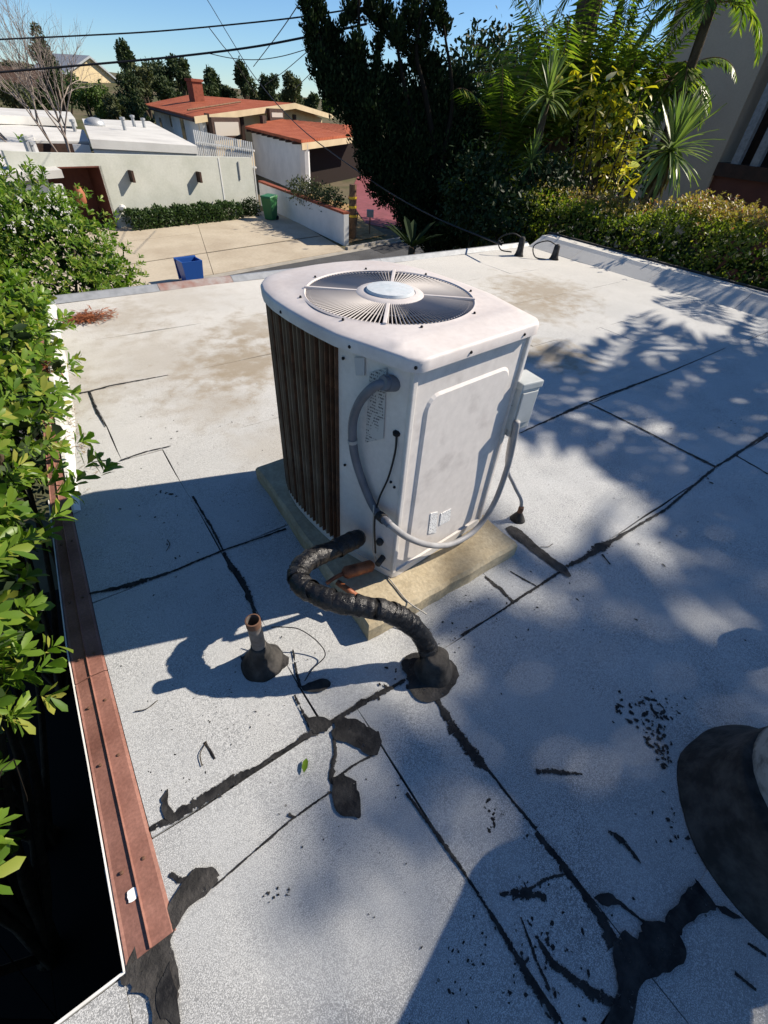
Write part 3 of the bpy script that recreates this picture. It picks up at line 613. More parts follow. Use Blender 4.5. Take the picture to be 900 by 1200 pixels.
o = b.build('tar_spatter', MAT['tar_joint'], roof, kind='stuff', smooth=True); at = o.data.attributes.new('edge', 'FLOAT', 'POINT'); at.data.foreach_set('value', ([0.25]*7+[1.0])*(len(o.data.vertices)//8))
c_ = lvl(157, 1050); tar_poly([(c_[0]+dx, c_[1]+dy) for dx, dy in ((-.012, -.01), (.006, -.014), (.014, .004), (.004, .016), (-.01, .012))], mat='chip', z=.011, th=.001, jit=.003, step=.008, name='paint_chip', feather_w=.002)

# ================================================================== AIR CONDITIONER
ACX, ACY, ACZ, ACR, ACK = 0.988, 1.395, 0.085, R(5), 1.05
def ac2w(x, y, z=0.0): return np.array([ACX+x*math.cos(ACR)-y*math.sin(ACR), ACY+x*math.sin(ACR)+y*math.cos(ACR), ACZ+z*ACK])
def w2ac(p):
    dx, dy = p[0]-ACX, p[1]-ACY
    return np.array([dx*math.cos(ACR)+dy*math.sin(ACR), -dx*math.sin(ACR)+dy*math.cos(ACR), (p[2]-ACZ)/ACK])
# concrete pad first
pad = MB()
pn = [(0.555, 0.735), (1.365, 0.735), (1.385, 1.86), (0.60, 1.86)]
vs = []
nsub = 14
ring = []
for i in range(4):
    a = np.array(pn[i]); c = np.array(pn[(i+1) % 4])
    for k in range(nsub): ring.append(a+(c-a)*k/nsub+rng.normal(scale=.0035, size=2))
ctr = np.mean(pn, 0); n = len(ring)
for zz_, sh_ in ((0.0, 0.0), (0.066, 0.0), (0.082, 0.014)):
    for q in ring: d = (ctr-q)/np.linalg.norm(ctr-q); vs.append((*(q+d*sh_), zz_+(rng.normal(scale=.0015) if zz_ else 0)))
fs = [(l*n+i, l*n+(i+1) % n, (l+1)*n+(i+1) % n, (l+1)*n+i) for l in range(2) for i in range(n)]+[tuple(range(2*n, 3*n))]
pad.add(vs, fs); pad.build('concrete_pad', MAT['pad'], None, 'weathered yellowish concrete slab lying under the air conditioner on the roof', 'concrete pad')

ac = thing('air_conditioner', (ACX, ACY, ACZ), 'off white outdoor air conditioner with round fan grille on top and rusty guard bars', 'air conditioner', None, ACR); ac.scale = (1, 1, ACK)
HW = [(-.495, .262), (-.485, .272), (-.24, .337), (-.12, .345), (0, .345), (.1, .338), (.19, .32), (.26, .29), (.315, .24), (.345, .17), (.36, .09), (.365, 0.0)]
def ac_outline(grow=0.0, n=120):
    pts = [(w_, y) for y, w_ in HW]+[(-w_, y) for y, w_ in HW[::-1][1:]]
    pts = [np.array(p) for p in pts]
    if grow:
        out = []
        m = len(pts)
        for i in range(m):
            t = pts[(i+1) % m]-pts[i-1]; t = t/np.hypot(*t); nr = np.array([t[1], -t[0]]); out.append(pts[i]+nr*grow)
        pts = out
    return pts
HUB = np.array([-0.012, -0.088])
def radial(poly, n=144, c=HUB):
    out = []
    m = len(poly)
    for k in range(n):
        a = 2*math.pi*k/n; d = np.array([math.cos(a), math.sin(a)]); best = 0
        for i in range(m):
            p, q = poly[i]-c, poly[(i+1) % m]-c; e = q-p; den = d[0]*e[1]-d[1]*e[0]
            if abs(den) < 1e-12: continue
            t = (p[0]*e[1]-p[1]*e[0])/den; s_ = (p[0]*d[1]-p[1]*d[0])/den
            if t > 0 and -1e-9 <= s_ <= 1+1e-9: best = max(best, t)
        out.append(best)
    return np.array(out)
NT = 0.862
def rings_obj(rings, name, mat, closed_bottom=False, smooth=40):
    n = len(rings[0]); vs = [tuple(p) for r_ in rings for p in r_]
    fs = [(l*n+i, l*n+(i+1) % n, (l+1)*n+(i+1) % n, (l+1)*n+i) for l in range(len(rings)-1) for i in range(n)]
    if closed_bottom: fs.append(tuple(range(n-1, -1, -1)))
    return MB().add(vs, fs).build(name, mat, ac, smooth=smooth)
ro = radial(ac_outline(0.022)); na = len(ro); ang = [2*math.pi*k/na for k in range(na)]
def ringat(rad, z, ymin=None):
    out = []
    for k in range(na):
        r_ = rad[k] if hasattr(rad, '__len__') else rad
        x, y = HUB[0]+r_*math.cos(ang[k]), HUB[1]+r_*math.sin(ang[k])
        if ymin is not None and y < ymin:
            q = (ymin-HUB[1])/(y-HUB[1]); x, y = HUB[0]+(x-HUB[0])*q, ymin
        out.append((x, y, z(x, y) if callable(z) else z))
    return out
RF = 0.286
rings_obj([ringat(ro-0.02, 0.845), ringat(ro, 0.842), ringat(ro+0.001, 0.870), ringat(ro-0.003, 0.876), ringat(ro-0.009, 0.879), ringat(ro-0.03, lambda x, y: .8815 if y < -.40 else .8835, -0.445), ringat(ro-0.042, lambda x, y: .8885 if y < -.40 else .885, -0.430), ringat(ro-0.07, 0.8895, -0.395), ringat(np.maximum(RF+0.012, 0), 0.890), ringat(RF+0.004, 0.893), ringat(RF, 0.890), ringat(RF-0.004, 0.80)], 'top_cover', MAT['ac_top'])
# body shell pieces
def side_pts(y0, y1, sgn, grow=0.0, n=14):
    ys = np.linspace(y0, y1, n); hy = [h[0] for h in HW]; hw = [h[1] for h in HW]
    return [(sgn*(np.interp(y, hy, hw)+grow), y) for y in ys]
def curtain(pts, z0, z1, th, name, mat, bevel=0):       # thin vertical sheet along a plan line
    P = [np.array(p) for p in pts]; n = len(P); inn = []
    for i in range(n):
        t = P[min(i+1, n-1)]-P[max(i-1, 0)]; t /= np.hypot(*t); inn.append(P[i]-np.array([t[1], -t[0]])*th)
    vs = [(p[0], p[1], z) for z in (z0, z1) for p in P]+[(p[0], p[1], z) for z in (z0, z1) for p in inn]
    fs = [(i, i+1, n+i+1, n+i) for i in range(n-1)]+[(2*n+i+1, 2*n+i, 3*n+i, 3*n+i+1) for i in range(n-1)]
    fs += [(i, 2*n+i, 2*n+i+1, i+1) for i in range(n-1)]+[(n+i+1, 3*n+i+1, 3*n+i, n+i) for i in range(n-1)]+[(0, n, 3*n, 2*n), (n-1, 3*n-1, 4*n-1, 2*n-1)]
    return MB().add(vs, fs).build(name, mat, ac, smooth=50, bevel=bevel)
L_FL, L_FR, L_PE = (-.265, -.49), (.265, -.49), (-.336, -.24)
MB().box((-.262, -.490, .03), (.262, -.478, .845)).build('front_panel', MAT['ac_panel'], ac, bevel=.003)
# raised field with rounded upper corners pressed into the front panel
def rrect(x0, x1, z0, z1, r_, n=5):
    pts = [(x0, z0), (x1, z0)]
    for cx, cz, a0 in ((x1-r_, z1-r_, 0), (x0+r_, z1-r_, 90)):
        for k in range(n+1): a = R(a0+90*k/n); pts.append((cx+r_*math.cos(a), cz+r_*math.sin(a)))
    return pts
po = rrect(-.205, .205, .045, .75, .05); pi_ = rrect(-.195, .195, .055, .74, .043); m = len(po)
vs = [(x, -.4895, z) for x, z in po]+[(x, -.4965, z) for x, z in pi_]
MB().add(vs, [(i, (i+1) % m, m+(i+1) % m, m+i) for i in range(m)]+[tuple(range(m, 2*m))]).build('embossed_field', MAT['ac_panel'], ac)
curtain([(-.268, -.492), (-.303, -.372), (-.330, -.268), (-.337, -.235)][::-1], .03, .845, .006, 'corner_panel', MAT['ac_white'])
curtain([(.268, -.492), (.303, -.372), (.330, -.268), (.337, -.235)], .03, .845, .006, 'corner_panel', MAT['ac_white'])
MB().box((-.274, -.5, .03), (-.255, -.484, .845)).build('corner_trim', MAT['ac_white'], ac, bevel=.004)
MB().box((.255, -.5, .03), (.274, -.484, .845)).build('corner_trim', MAT['ac_white'], ac, bevel=.004)
coil_line = side_pts(-.236, .345, -1, -.022)[:-1]+[(0, .342)]+side_pts(-.236, .345, 1, -.022)[::-1][1:]
curtain(coil_line, .045, .84, .02, 'coil_fins', MAT['coil'])
rings_obj([ringat(radial(ac_outline(.004)), .0), ringat(radial(ac_outline(.004)), .034), ringat(radial(ac_outline(-.012)), .036), ringat(.03, .037)], 'base_pan', MAT['ac_white'], True)
# guard: one bar after another
full = side_pts(-.232, .352, -1, 0.0, 60)+[(x, y) for x, y in [(-.08, .361), (0, .365), (.08, .361)]]+side_pts(-.232, .352, 1, 0.0, 60)[::-1]
cum = np.concatenate([[0], np.cumsum([math.dist(a, b_) for a, b_ in zip(full, full[1:])])]); nb = int(cum[-1]/0.0245)
barm = {}
for key, mt in (('a', 'bar'), ('b', 'bar_rust')):
    barm[key] = MB().box((-.0021, -.012, .036), (.0021, .004, .845)).mesh('guard_bar', MAT[mt], bevel=0)
for k in range(nb+1):
    s_ = cum[-1]*k/nb; x = np.interp(s_, cum, [p[0] for p in full]); y = np.interp(s_, cum, [p[1] for p in full])
    x2 = np.interp(min(s_+.01, cum[-1]), cum, [p[0] for p in full]); y2 = np.interp(min(s_+.01, cum[-1]), cum, [p[1] for p in full])
    x1 = np.interp(max(s_-.01, 0), cum, [p[0] for p in full]); y1 = np.interp(max(s_-.01, 0), cum, [p[1] for p in full])
    a = math.atan2(y2-y1, x2-x1)
    inst('guard_bar', barm['b' if (k % 3 == 1 or k < 3) else 'a'], ac, Matrix.Translation((x, y, 0))@Matrix.Rotation(a+math.pi, 4, 'Z'))
for z in (.16, .34, .52, .70):
    MB().tube([(p[0]*.992, p[1]*.992, z) for p in full[::3]], .0022, 5).build('guard_ring_wire', MAT['bar_rust'], ac)
# fan
MB().lathe([(0.001, .77), (.28, .77), (.28, .772), (.001, .772)], (HUB[0], HUB[1], 0), 32).build('fan_well', MAT['dark'], ac)
for k in range(4):
    b = MB(); vs = []
    for i in range(7):
        r_ = .07+.21*i/6
        for s_, z in ((-.42, .795), (0, .815), (.42, .84)):
            a = math.pi/2*k+.5+s_*(.75+.25*i/6)+.25*i/6; vs.append((HUB[0]+r_*math.cos(a), HUB[1]+r_*math.sin(a), z))
    b.add(vs, [(i*3+j, i*3+j+1, i*3+j+4, i*3+j+3) for i in range(6) for j in range(2)]).build('fan_blade', MAT['blade'], ac, smooth=True)
b = MB()
for k in range(128):
    a = 2*math.pi*k/128; c, s_ = math.cos(a), math.sin(a)
    r0, r1 = .115, RF-.002
    b.tube([(HUB[0]+r0*c, HUB[1]+r0*s_, .894), (HUB[0]+r1*c, HUB[1]+r1*s_, .888)], .0024, 4)
b.build('grille_wires', MAT['grille'], ac, kind='stuff')
for r_, z, t in ((.115, .893, .004), (.2, .8895, .0022), (.272, .888, .0025)):
    MB().tube([(HUB[0]+r_*math.cos(2*math.pi*k/64), HUB[1]+r_*math.sin(2*math.pi*k/64), z-.002) for k in range(65)], t, 6, False).build('grille_ring', MAT['grille'], ac, smooth=True)
for adeg in (46, 138, 226, 318):
    a = R(adeg); c, s_ = math.cos(a), math.sin(a)

    bb = MB().box((HUB[0]+.10, HUB[1]-.006, .889), (HUB[0]+RF+.006, HUB[1]+.006, .8975), a, HUB)
    bb.build('grille_spoke', MAT['ac_top'], ac, bevel=.002)
MB().lathe([(.06, .887), (.118, .888), (.12, .893), (.112, .899), (.088, .901), (.086, .899)], (HUB[0], HUB[1], 0), 48).build('hub_ring', MAT['ac_top'], ac, smooth=40)
MB().lathe([(.08, .895), (.083, .901), (.08, .909), (.05, .912), (.001, .913)], (HUB[0], HUB[1], 0), 40).build('motor_cap', MAT['hub'], ac, smooth=40)
# plates, screws, holes
def onpanel(name, pxs, mat, a, b_, off, th=.002):
    q = [w2ac(onwall(x, y, ac2w(*a), ac2w(*b_), off)) for x, y in pxs]
    d = np.array([b_[0]-a[0], b_[1]-a[1]]); d /= np.hypot(*d); nr = np.array([d[1], -d[0]]); nr = nr if (nr@np.array([-.5, -1]) > 0) else -nr
    back = [(p[0]-nr[0]*th, p[1]-nr[1]*th, p[2]) for p in q]
    return MB().hexa([tuple(p) for p in back], [tuple(p) for p in q]).build(name, mat, ac)
onpanel('rating_plate', [(433, 437), (453, 431), (449, 514), (428, 519)], MAT['plate'], L_FL, L_PE, .010)
onpanel('faded_sticker', [(415, 419), (427, 419), (427, 440), (417, 440)], MAT['sticker_old'], L_FL, L_PE, .010)
onpanel('white_sticker', [(505, 602), (513, 600), (511, 624), (502, 626)], MAT['sticker'], L_FL, L_FR, .009)
onpanel('white_sticker', [(517, 602), (529, 596), (527, 610), (515, 616)], MAT['sticker'], L_FL, L_FR, .009)
def ball(name, p, r_, mat, parent=ac): MB().lathe([(r_*.2, -r_), (r_*.8, -r_*.6), (r_, 0), (r_*.8, r_*.6), (r_*.2, r_)], p, 8).build(name, mat, parent, smooth=True)
for (x, y) in ((402, 420), (458, 565), (404, 545), (462, 571)):
    ball('screw', w2ac(onwall(x, y, ac2w(*L_FL), ac2w(*L_PE), .007)), .005, MAT['tar'])
for k in (5, 40, 64, 85, 95, 105, 118, 136): 
    r_ = ro[k]+.001; ball('screw', (HUB[0]+r_*math.cos(ang[k]), HUB[1]+r_*math.sin(ang[k]), .856), .005, MAT['tar'])
for k in range(8):
    a = R(45*k+22); ball('screw', (HUB[0]+(RF+.02)*math.cos(a), HUB[1]+(RF+.02)*math.sin(a), .892), .0045, MAT['tar'])
ball('screw', (-.23, -.505, .847), .006, MAT['tar']); ball('screw', (.23, -.505, .847), .006, MAT['tar'])
# service valves
v0 = w2ac(onwall(447, 655, ac2w(*L_FL), ac2w(*L_PE), .015)); 
MB().tube([v0+np.array([.03, .01, 0]), v0+np.array([-.03, -.012, 0])], .013, 8).build('service_valve', MAT['tar_old'], ac)
v1 = w2ac(onwall(445, 635, ac2w(*L_FL), ac2w(*L_PE), .012)); ball('valve_cap', v1, .016, MAT['tar_old'])

# ------------------------------------------------------------------ conduits and pipes at the unit
def pl_(pts, a, b_, offs): return [onwall(x, y, ac2w(*a), ac2w(*b_), o_) for (x, y), o_ in zip(pts, offs)]
cp = pl_([(462, 449), (452, 449), (436, 455), (420, 474), (413, 500), (416, 535), (427, 570), (440, 598)], L_FL, L_PE, [0, .03, .045, .045, .04, .035, .03, .035])
fp = pl_([(456, 614), (478, 630), (505, 639), (530, 637), (556, 622), (578, 592), (594, 550), (602, 516), (606, 494)], L_FL, L_FR, [.035, .045, .05, .05, .05, .05, .05, .05, .05])
cond = thing('flexible_conduit', ac2w(-.3, -.5, 0), 'grey flexible conduit looping across the front of the air conditioner to the disconnect box', 'conduit')
P1 = smooth_path(cp+fp[:1], 6); P2 = smooth_path(fp, 6)
MB().tube(P1, .0145, 10).build('grey_hose', MAT['conduit'], cond, 'darker grey upper run of the conduit', smooth=True)
MB().tube(P2, .0125, 10).build('pale_hose', MAT['conduit_l'], cond, 'paler grey lower run of the conduit', smooth=True)
d = unit(cp[1]-cp[0]); MB().tube([cp[0]-d*.004, cp[0]+d*.03, cp[0]+d*.031, cp[0]+d*.045], [.024, .024, .021, .021], 12).build('connector', MAT['conduit'], cond, smooth=40)
q = P1[int(len(P1)*.56)]; dd = unit(P1[int(len(P1)*.56)+1]-q); MB().tube([q-dd*.006, q+dd*.006], .017, 10).build('cable_strap', MAT['galv'], cond)
q = P1[-4]; dd = unit(P1[-3]-q); MB().tube([q-dd*.02, q+dd*.02], .018, 10).build('coupling', MAT['tar_old'], cond)
kp = pl_([(465, 507), (463, 530), (455, 560), (444, 585), (439, 612), (440, 648)], L_FL, L_PE, [.004, .016, .018, .022, .05, .035])
kb = MB().tube(smooth_path(kp, 6), .0035, 6).build('black_cable', MAT['blk'], None, 'thin black cable hanging from a hole in the air conditioner corner panel', 'cable', smooth=True)
MB().lathe([(.012, -.008), (.013, .002), (.006, .008)], tuple(kp[0]), 10).build('grommet', MAT['tar'], kb)
wp = list(pl_([(438, 592), (437, 625), (438, 648)], L_FL, L_PE, [.05, .05, .045]))+[lvl(446, 665, .10), lvl(460, 683, .088), lvl(478, 705, .086), lvl(500, 720, .07)]
MB().tube(smooth_path(wp, 6), .0028, 6).build('pale_wire', MAT['pale_wire'], None, 'thin pale wire dangling below the conduit onto the concrete pad', 'wire', smooth=True)
# disconnect box
bx0 = ac2w(.262, -.475, .0)
dbx = thing('disconnect_box', ac2w(.312, -.485, .49), 'grey electrical disconnect box fixed to the front right edge of the air conditioner', 'electrical box', None, ACR-R(12))
MB().box((-.045, -.05, 0), (.045, .04, .185)).build('box_body', MAT['box'], dbx, bevel=.005)
MB().box((-.05, -.056, .17), (.05, .043, .198)).build('box_cover', MAT['box'], dbx, bevel=.005)
MB().box((-.037, -.056, .03), (.037, -.0505, .16)).build('box_door', MAT['box'], dbx, bevel=.003)
MB().tube([(-.02, -.03, .003), (-.02, -.03, -.03)], .018, 10).build('conduit_nut', MAT['galv'], dbx)
MB().tube([(.025, .0, .003), (.025, .0, -.03)], .018, 10).build('conduit_nut', MAT['galv'], dbx)
MB().lathe([(.004, -.003), (.007, 0), (.004, .003)], (-.047, -.02, .10), 8).build('screw', MAT['tar'], dbx)
rc = [ac2w(.335, -.485, .47), lvl(594, 545, .33), lvl(603, 570, .2), lvl(611, 588, .11), lvl(607, 605, .02), lvl(605, 613, -.004)]
rcd = thing('roof_conduit', lvl(606, 612), 'thin pale conduit dropping from the disconnect box to a tarred roof penetration', 'conduit')
MB().tube(smooth_path(rc, 6), .0085, 8).build('hose', MAT['conduit_l'], rcd, smooth=True)
q = lvl(606, 609); MB().lathe([(.04, 0.0), (.03, .02), (.016, .045), (.010, .06)], tuple(q), 14, .15).build('tar_collar', MAT['tar_old'], rcd, smooth=True)
MB().lathe([(.013, .05), (.014, .075), (.012, .085)], tuple(q), 10).build('fitting', MAT['rim_rust'], rcd)

# insulated refrigerant line
ins = [(420, 630, .26), (404, 638, .275), (384, 647, .30), (364, 655, .32), (350, 669, .325), (353, 684, .325), (372, 697, .325), (398, 706, .325), (428, 711, .31), (456, 717, .29), (478, 729, .23), (494, 745, .155), (503, 765, .075), (506, 782, .0)]
ipath = smooth_path([lvl(x, y, z) for x, y, z in ins], 7)
il = thing('insulated_pipe', lvl(506, 782), 'thick black foam wrapped refrigerant pipe bending from the air conditioner down to the roof', 'pipe')
rad = [(.034+.0012*math.sin(i*.9)+rng.normal(scale=.0009)) for i in range(len(ipath))]
ip_ = [p+rng.normal(scale=.0018, size=3) for p in ipath]
MB().tube(ip_, rad, 14).build('foam_sleeve', MAT['foam'], il, smooth=True)
b = MB()
for i in sorted(random.sample(range(2, len(ipath)-2), 26)):      # wraps of tape standing proud
    d = unit(ipath[i+1]-ipath[i-1]); tl = unit(d+rng.normal(scale=.28, size=3))
    b = MB().tube([ipath[i]-tl*.018, ipath[i]-tl*.012, ipath[i]+tl*.014, ipath[i]+tl*.020], [.0337, .0364, .0367, .0337], 14, False); b.build('tape_wrap', MAT['foam'], il, smooth=True)
MB().lathe([(.074, 0.001), (.068, .008), (.056, .035), (.046, .075), (.041, .10), (.03, .105)], tuple(lvl(508, 786)), 48, .09).build('tar_collar', MAT['tar_old'], il, smooth=True)
px_poly([(478, 790), (480, 812), (500, 824), (520, 818), (534, 800), (534, 780), (520, 770), (495, 772)], mat='tar_old', z=.004)
px_poly([(282, 770), (284, 786), (300, 794), (325, 790), (338, 776), (330, 764), (308, 760)], mat='tar_old', z=.004)
px_poly([(470, 775), (482, 765), (500, 768), (500, 800), (482, 796), (472, 788)], jit=.004)
# copper drier lying by the valve
a, c = lvl(402, 672, .135), lvl(438, 662, .13); d = unit(c-a)
dr = thing('copper_fitting', lvl(420, 672, .085), 'short rusty copper coloured fitting lying beside the insulated pipe on the pad', 'pipe fitting')
MB().tube([a, a+d*.012, c-d*.012, c], [.016, .026, .024, .012], 12).build('canister', MAT['copper'], dr, smooth=50)
MB().tube(smooth_path([a+d*.005, a-d*.03+np.array([0, 0, -.01]), a-d*.06+np.array([-.01, .0, -.03])], 4), .008, 8).build('stub', MAT['copper'], dr, smooth=True)
MB().tube([lvl(395, 682, .12), lvl(420, 700, .10)], .012, 8).build('lower_stub', MAT['copper'], dr, smooth=True)

# small vent pipe
vb = lvl(308, 776); vp = thing('vent_pipe', vb, 'short thin metal vent pipe in a tar cone left of the insulated pipe', 'vent pipe')
vt = vb+np.array([0, 0, .27])
MB().lathe([(.0235, .0), (.0235, .26), (.0205, .26), (.0205, .2), (.001, .2)], tuple(vb), 18).build('pipe', MAT['vent'], vp, smooth=40)
MB().lathe([(.0248, .235), (.0248, .262), (.0205, .263)], tuple(vb), 18, 0, False).build('rust_band', MAT['rim_rust'], vp, smooth=40)
MB().lathe([(.078, .001), (.070, .012), (.052, .04), (.038, .075), (.030, .10), (.0275, .115)], tuple(vb), 48, .09).build('tar_collar', MAT['tar_old'], vp, smooth=True)
# thin black wire on the sheet
tw = [lvl(318, 735, .09), lvl(335, 735, .10), lvl(352, 738, .09), lvl(372, 752, .05), lvl(381, 768, .02), lvl(366, 784, .006), lvl(357, 798, .006)]
MB().tube(smooth_path(tw, 6), .0022, 5).build('loose_wire', MAT['blk'], None, 'thin loose black wire curling on the roof beside the vent pipe', 'wire', smooth=True)

# big flue at the right in its wide tar flashing
FC = np.array([1.235, -.475, 0])
fl = thing('roof_flue', FC, 'wide grey metal flue rising from a broad black tar flashing at the right edge', 'flue')
MB().lathe([(.315, .002), (.312, .008), (.29, .04), (.266, .085), (.25, .14), (.241, .19), (.236, .20), (.22, .2)], tuple(FC), 64, .03).build('tar_flashing', MAT['tar_old'], fl, smooth=True)
fpth = [FC+np.array([.035, 0, z]) for z in (.12, .3, .5, .66)]
MB().tube(fpth, .228, 32).build('flue_pipe', MAT['flue'], fl, smooth=40)
hc = np.array([1.350, -.304]); h1, h2 = unit(np.array([-.96, -.29])), unit(np.array([.29, -.96])); hq = [hc, hc+h1*.5, hc+h1*.5+h2*.5, hc+h2*.5]
MB().hexa([(*p, .56) for p in hq], [(*p, .79) for p in hq]).build('shadow_hood', MAT['galv'], fl, bevel=.03)  # unseen hood, invented so its straight edges cast the flat-ended roof shadow
MB().tube([fpth[1]-np.array([0, 0, .012]), fpth[1]+np.array([0, 0, .012])], .234, 32).build('flue_band', MAT['galv'], fl, smooth=40)
# tar smears on the flue
# two cable stubs at the far corner
for i, (x, y, h_, lab) in enumerate(((608, 300, .22, 'taller weathered cable stub with looping wire at the far roof corner'), (649, 304, .17, 'shorter leaning cable stub nearest the right kerb'))):
    q = lvl(x, y); st = thing('cable_stub', q, lab, 'cable stub', 'cable stubs at the far roof corner')
    MB().lathe([(.07, .001), (.055, .03), (.045, .08), (.04, h_), (.02, h_+.02)], tuple(q), 12, .2).build('sleeve', MAT['tar_old'], st, smooth=True)
    w0 = q+np.array([0, 0, h_]); sg = -1 if i == 0 else -1
    MB().tube(smooth_path([w0, w0+np.array([-.12, .1, .05]), w0+np.array([-.26, .2, -.02]), w0+np.array([-.28, .12, -.14]), w0+np.array([-.12, .05, -.17])], 6), .008, 6).build('wire_loop', MAT['blk'], st, smooth=True)
# unseen-but-shading small vent further right
q = np.array([2.55, -.355, 0]); v2 = thing('vent_pipe', q, 'tall narrow vent pipe beyond the right edge whose round shadow falls on the roof', 'vent pipe')
MB().lathe([(.05, 0), (.05, .56), (.085, .57), (.085, .64), (.05, .67), (.005, .68)], tuple(q), 20).build('pipe', MAT['galv'], v2, smooth=40)

# litter on the roof
def litter(name, c, sx, sy, n, ln, mat, label, cat, zt=.03):
    C = np.column_stack([rng.normal(c[0], sx, n), rng.normal(c[1], sy, n), .006+np.abs(rng.normal(0, zt*.5, n))])
    D = np.column_stack([rng.normal(size=n), rng.normal(size=n), rng.normal(scale=.12, size=n)]); U = np.tile([0, 0, 1.0], (n, 1))+rng.normal(scale=.2, size=(n, 3))
    me = leaf_mesh(name, C, D, U, rng.uniform(.5, 1.1, n)*ln, LEAF_DIA, mat, (c[0], c[1], 0), .22)
    o = bpy.data.objects.new(name, me); COL.objects.link(o); o.location = (c[0], c[1], 0); tag(o, label, cat, None, 'stuff')
litter('pine_needle_pile', lvl(103, 374), .085, .05, 500, .11, L['needle'], 'reddish brown heap of fallen pine needles near the far left roof corner', 'pine needles', .035)
litter('pine_needle_pile', lvl(58, 432), .03, .07, 160, .09, L['needle'], 'narrow drift of reddish needles along the white left edge', 'pine needles', .02)
litter('leaf_litter', lvl(84, 500), .03, .28, 200, .05, L['straw'], 'dry straw coloured litter scattered along the left edge strip', 'leaf litter', .012)
for x, y, where in ((172, 828, 'beside the brown edge trim, level with the vent pipe'), (240, 884, 'between the brown trim and the dark tar patches'), (196, 640, 'in the shade of the air conditioner, near the left trim'), (640, 640, 'by the tarred strip right of the concrete pad')):
    q = lvl(x, y); a = random.uniform(0, 6.28); dv = np.array([math.cos(a), math.sin(a), 0]); nv = np.array([-dv[1], dv[0], 0])
    MB().tube(smooth_path([q-dv*.035+np.array([0, 0, .006]), q+nv*.012+np.array([0, 0, .008]), q+dv*.035+np.array([0, 0, .006])], 4), .0016, 4).build('dry_twig', MAT['bark_twig'], None, 'dark curled twig '+where, 'twig', 'twigs scattered over the roof')
fl_ = leaf_mesh('fallen_leaf', np.array([lvl(356, 906, .010)]), np.array([[.6, .75, .05]]), np.array([[0., 0.3, 1]]), np.array([.042]), LEAF_OVAL, L['hedge'])
o = bpy.data.objects.new('fallen_leaf', fl_); COL.objects.link(o); tag(o, 'single green leaf lying on the roof below the dark tar patches', 'leaf')

# ================================================================== GROUND, STREET, NEIGHBOURS
def terrain(x, y):
    r_ = math.hypot(x, y); t = min(max((r_-58)/60, 0), 1); t = t*t*(3-2*t)
    a = math.atan2(y, x); side = min(max((a-R(45))/R(35), 0), 1)
    return GROUND+t*(1.5+4.0*side)+max(r_-118, 0)*(0.006+0.012*side)
vs = []; fs = []
rr_ = [0, 6, 12, 20, 30, 42, 50, 58, 66, 74, 84, 96, 110, 130, 170, 240, 400, 800, 1600]; na_ = 96
for r_ in rr_:
    for k in range(na_):
        a = 2*math.pi*k/na_; x, y = r_*math.cos(a), r_*math.sin(a); vs.append((x, y, terrain(x, y) if r_ < 250 else terrain(x*240/r_, y*240/r_)))
for i in range(len(rr_)-1):
    for k in range(na_): fs.append((i*na_+k, (i+1)*na_+k, (i+1)*na_+(k+1) % na_, i*na_+(k+1) % na_))
me = bpy.data.meshes.new('ground'); me.from_pydata(vs, [], fs); me.validate(); me.materials.append(MAT['ground']); me.shade_smooth()
o = bpy.data.objects.new('ground', me); COL.objects.link(o); o['kind'] = 'structure'
def sheet_at(name, pts, z, mat, kind='structure', th=0.02):
    return MB().slab([(p[0], p[1], z) for p in pts], th).build(name, mat, None, kind=kind)
ux, uy = np.array([.979, .204]), np.array([-.204, .979])     # along the street, across it
K0 = np.array([5.4, 17.75])                                   # a point on the far kerb
def st(u, v): p = K0+ux*u+uy*v; return (p[0], p[1])
sheet_at('street', [st(-60, -7.5), st(90, -7.5), st(90, -.35), st(-60, -.35)], GROUND+.012, MAT['asphalt'])
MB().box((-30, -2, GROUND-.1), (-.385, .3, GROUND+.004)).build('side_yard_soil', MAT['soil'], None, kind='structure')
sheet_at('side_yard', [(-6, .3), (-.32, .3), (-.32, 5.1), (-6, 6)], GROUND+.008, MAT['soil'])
sheet_at('dark_street_patch', [tuple(lvl(x, y, GROUND)[:2]) for x, y in ((425, 288), (470, 277), (492, 274), (480, 290), (450, 298))], GROUND+.018, MAT['patch'], 'structure', .004)  # darker patch of street surface
# gutter and kerb
g_ = MB().slab([(*st(-60, -.34), GROUND+.016), (*st(90, -.34), GROUND+.016), (*st(90, .0), GROUND+.02), (*st(-60, .0), GROUND+.02)], .1); g_.build('gutter', MAT['kerb'], None, kind='structure')
kb = [(-60, -9.9), (6.65, 90)]
for u0, u1 in kb:
    MB().slab([(*st(u0, .003), GROUND+.13), (*st(u1, .003), GROUND+.13), (*st(u1, .18), GROUND+.13), (*st(u0, .18), GROUND+.13)], .2).build('kerb', MAT['kerb'], None, kind='structure')
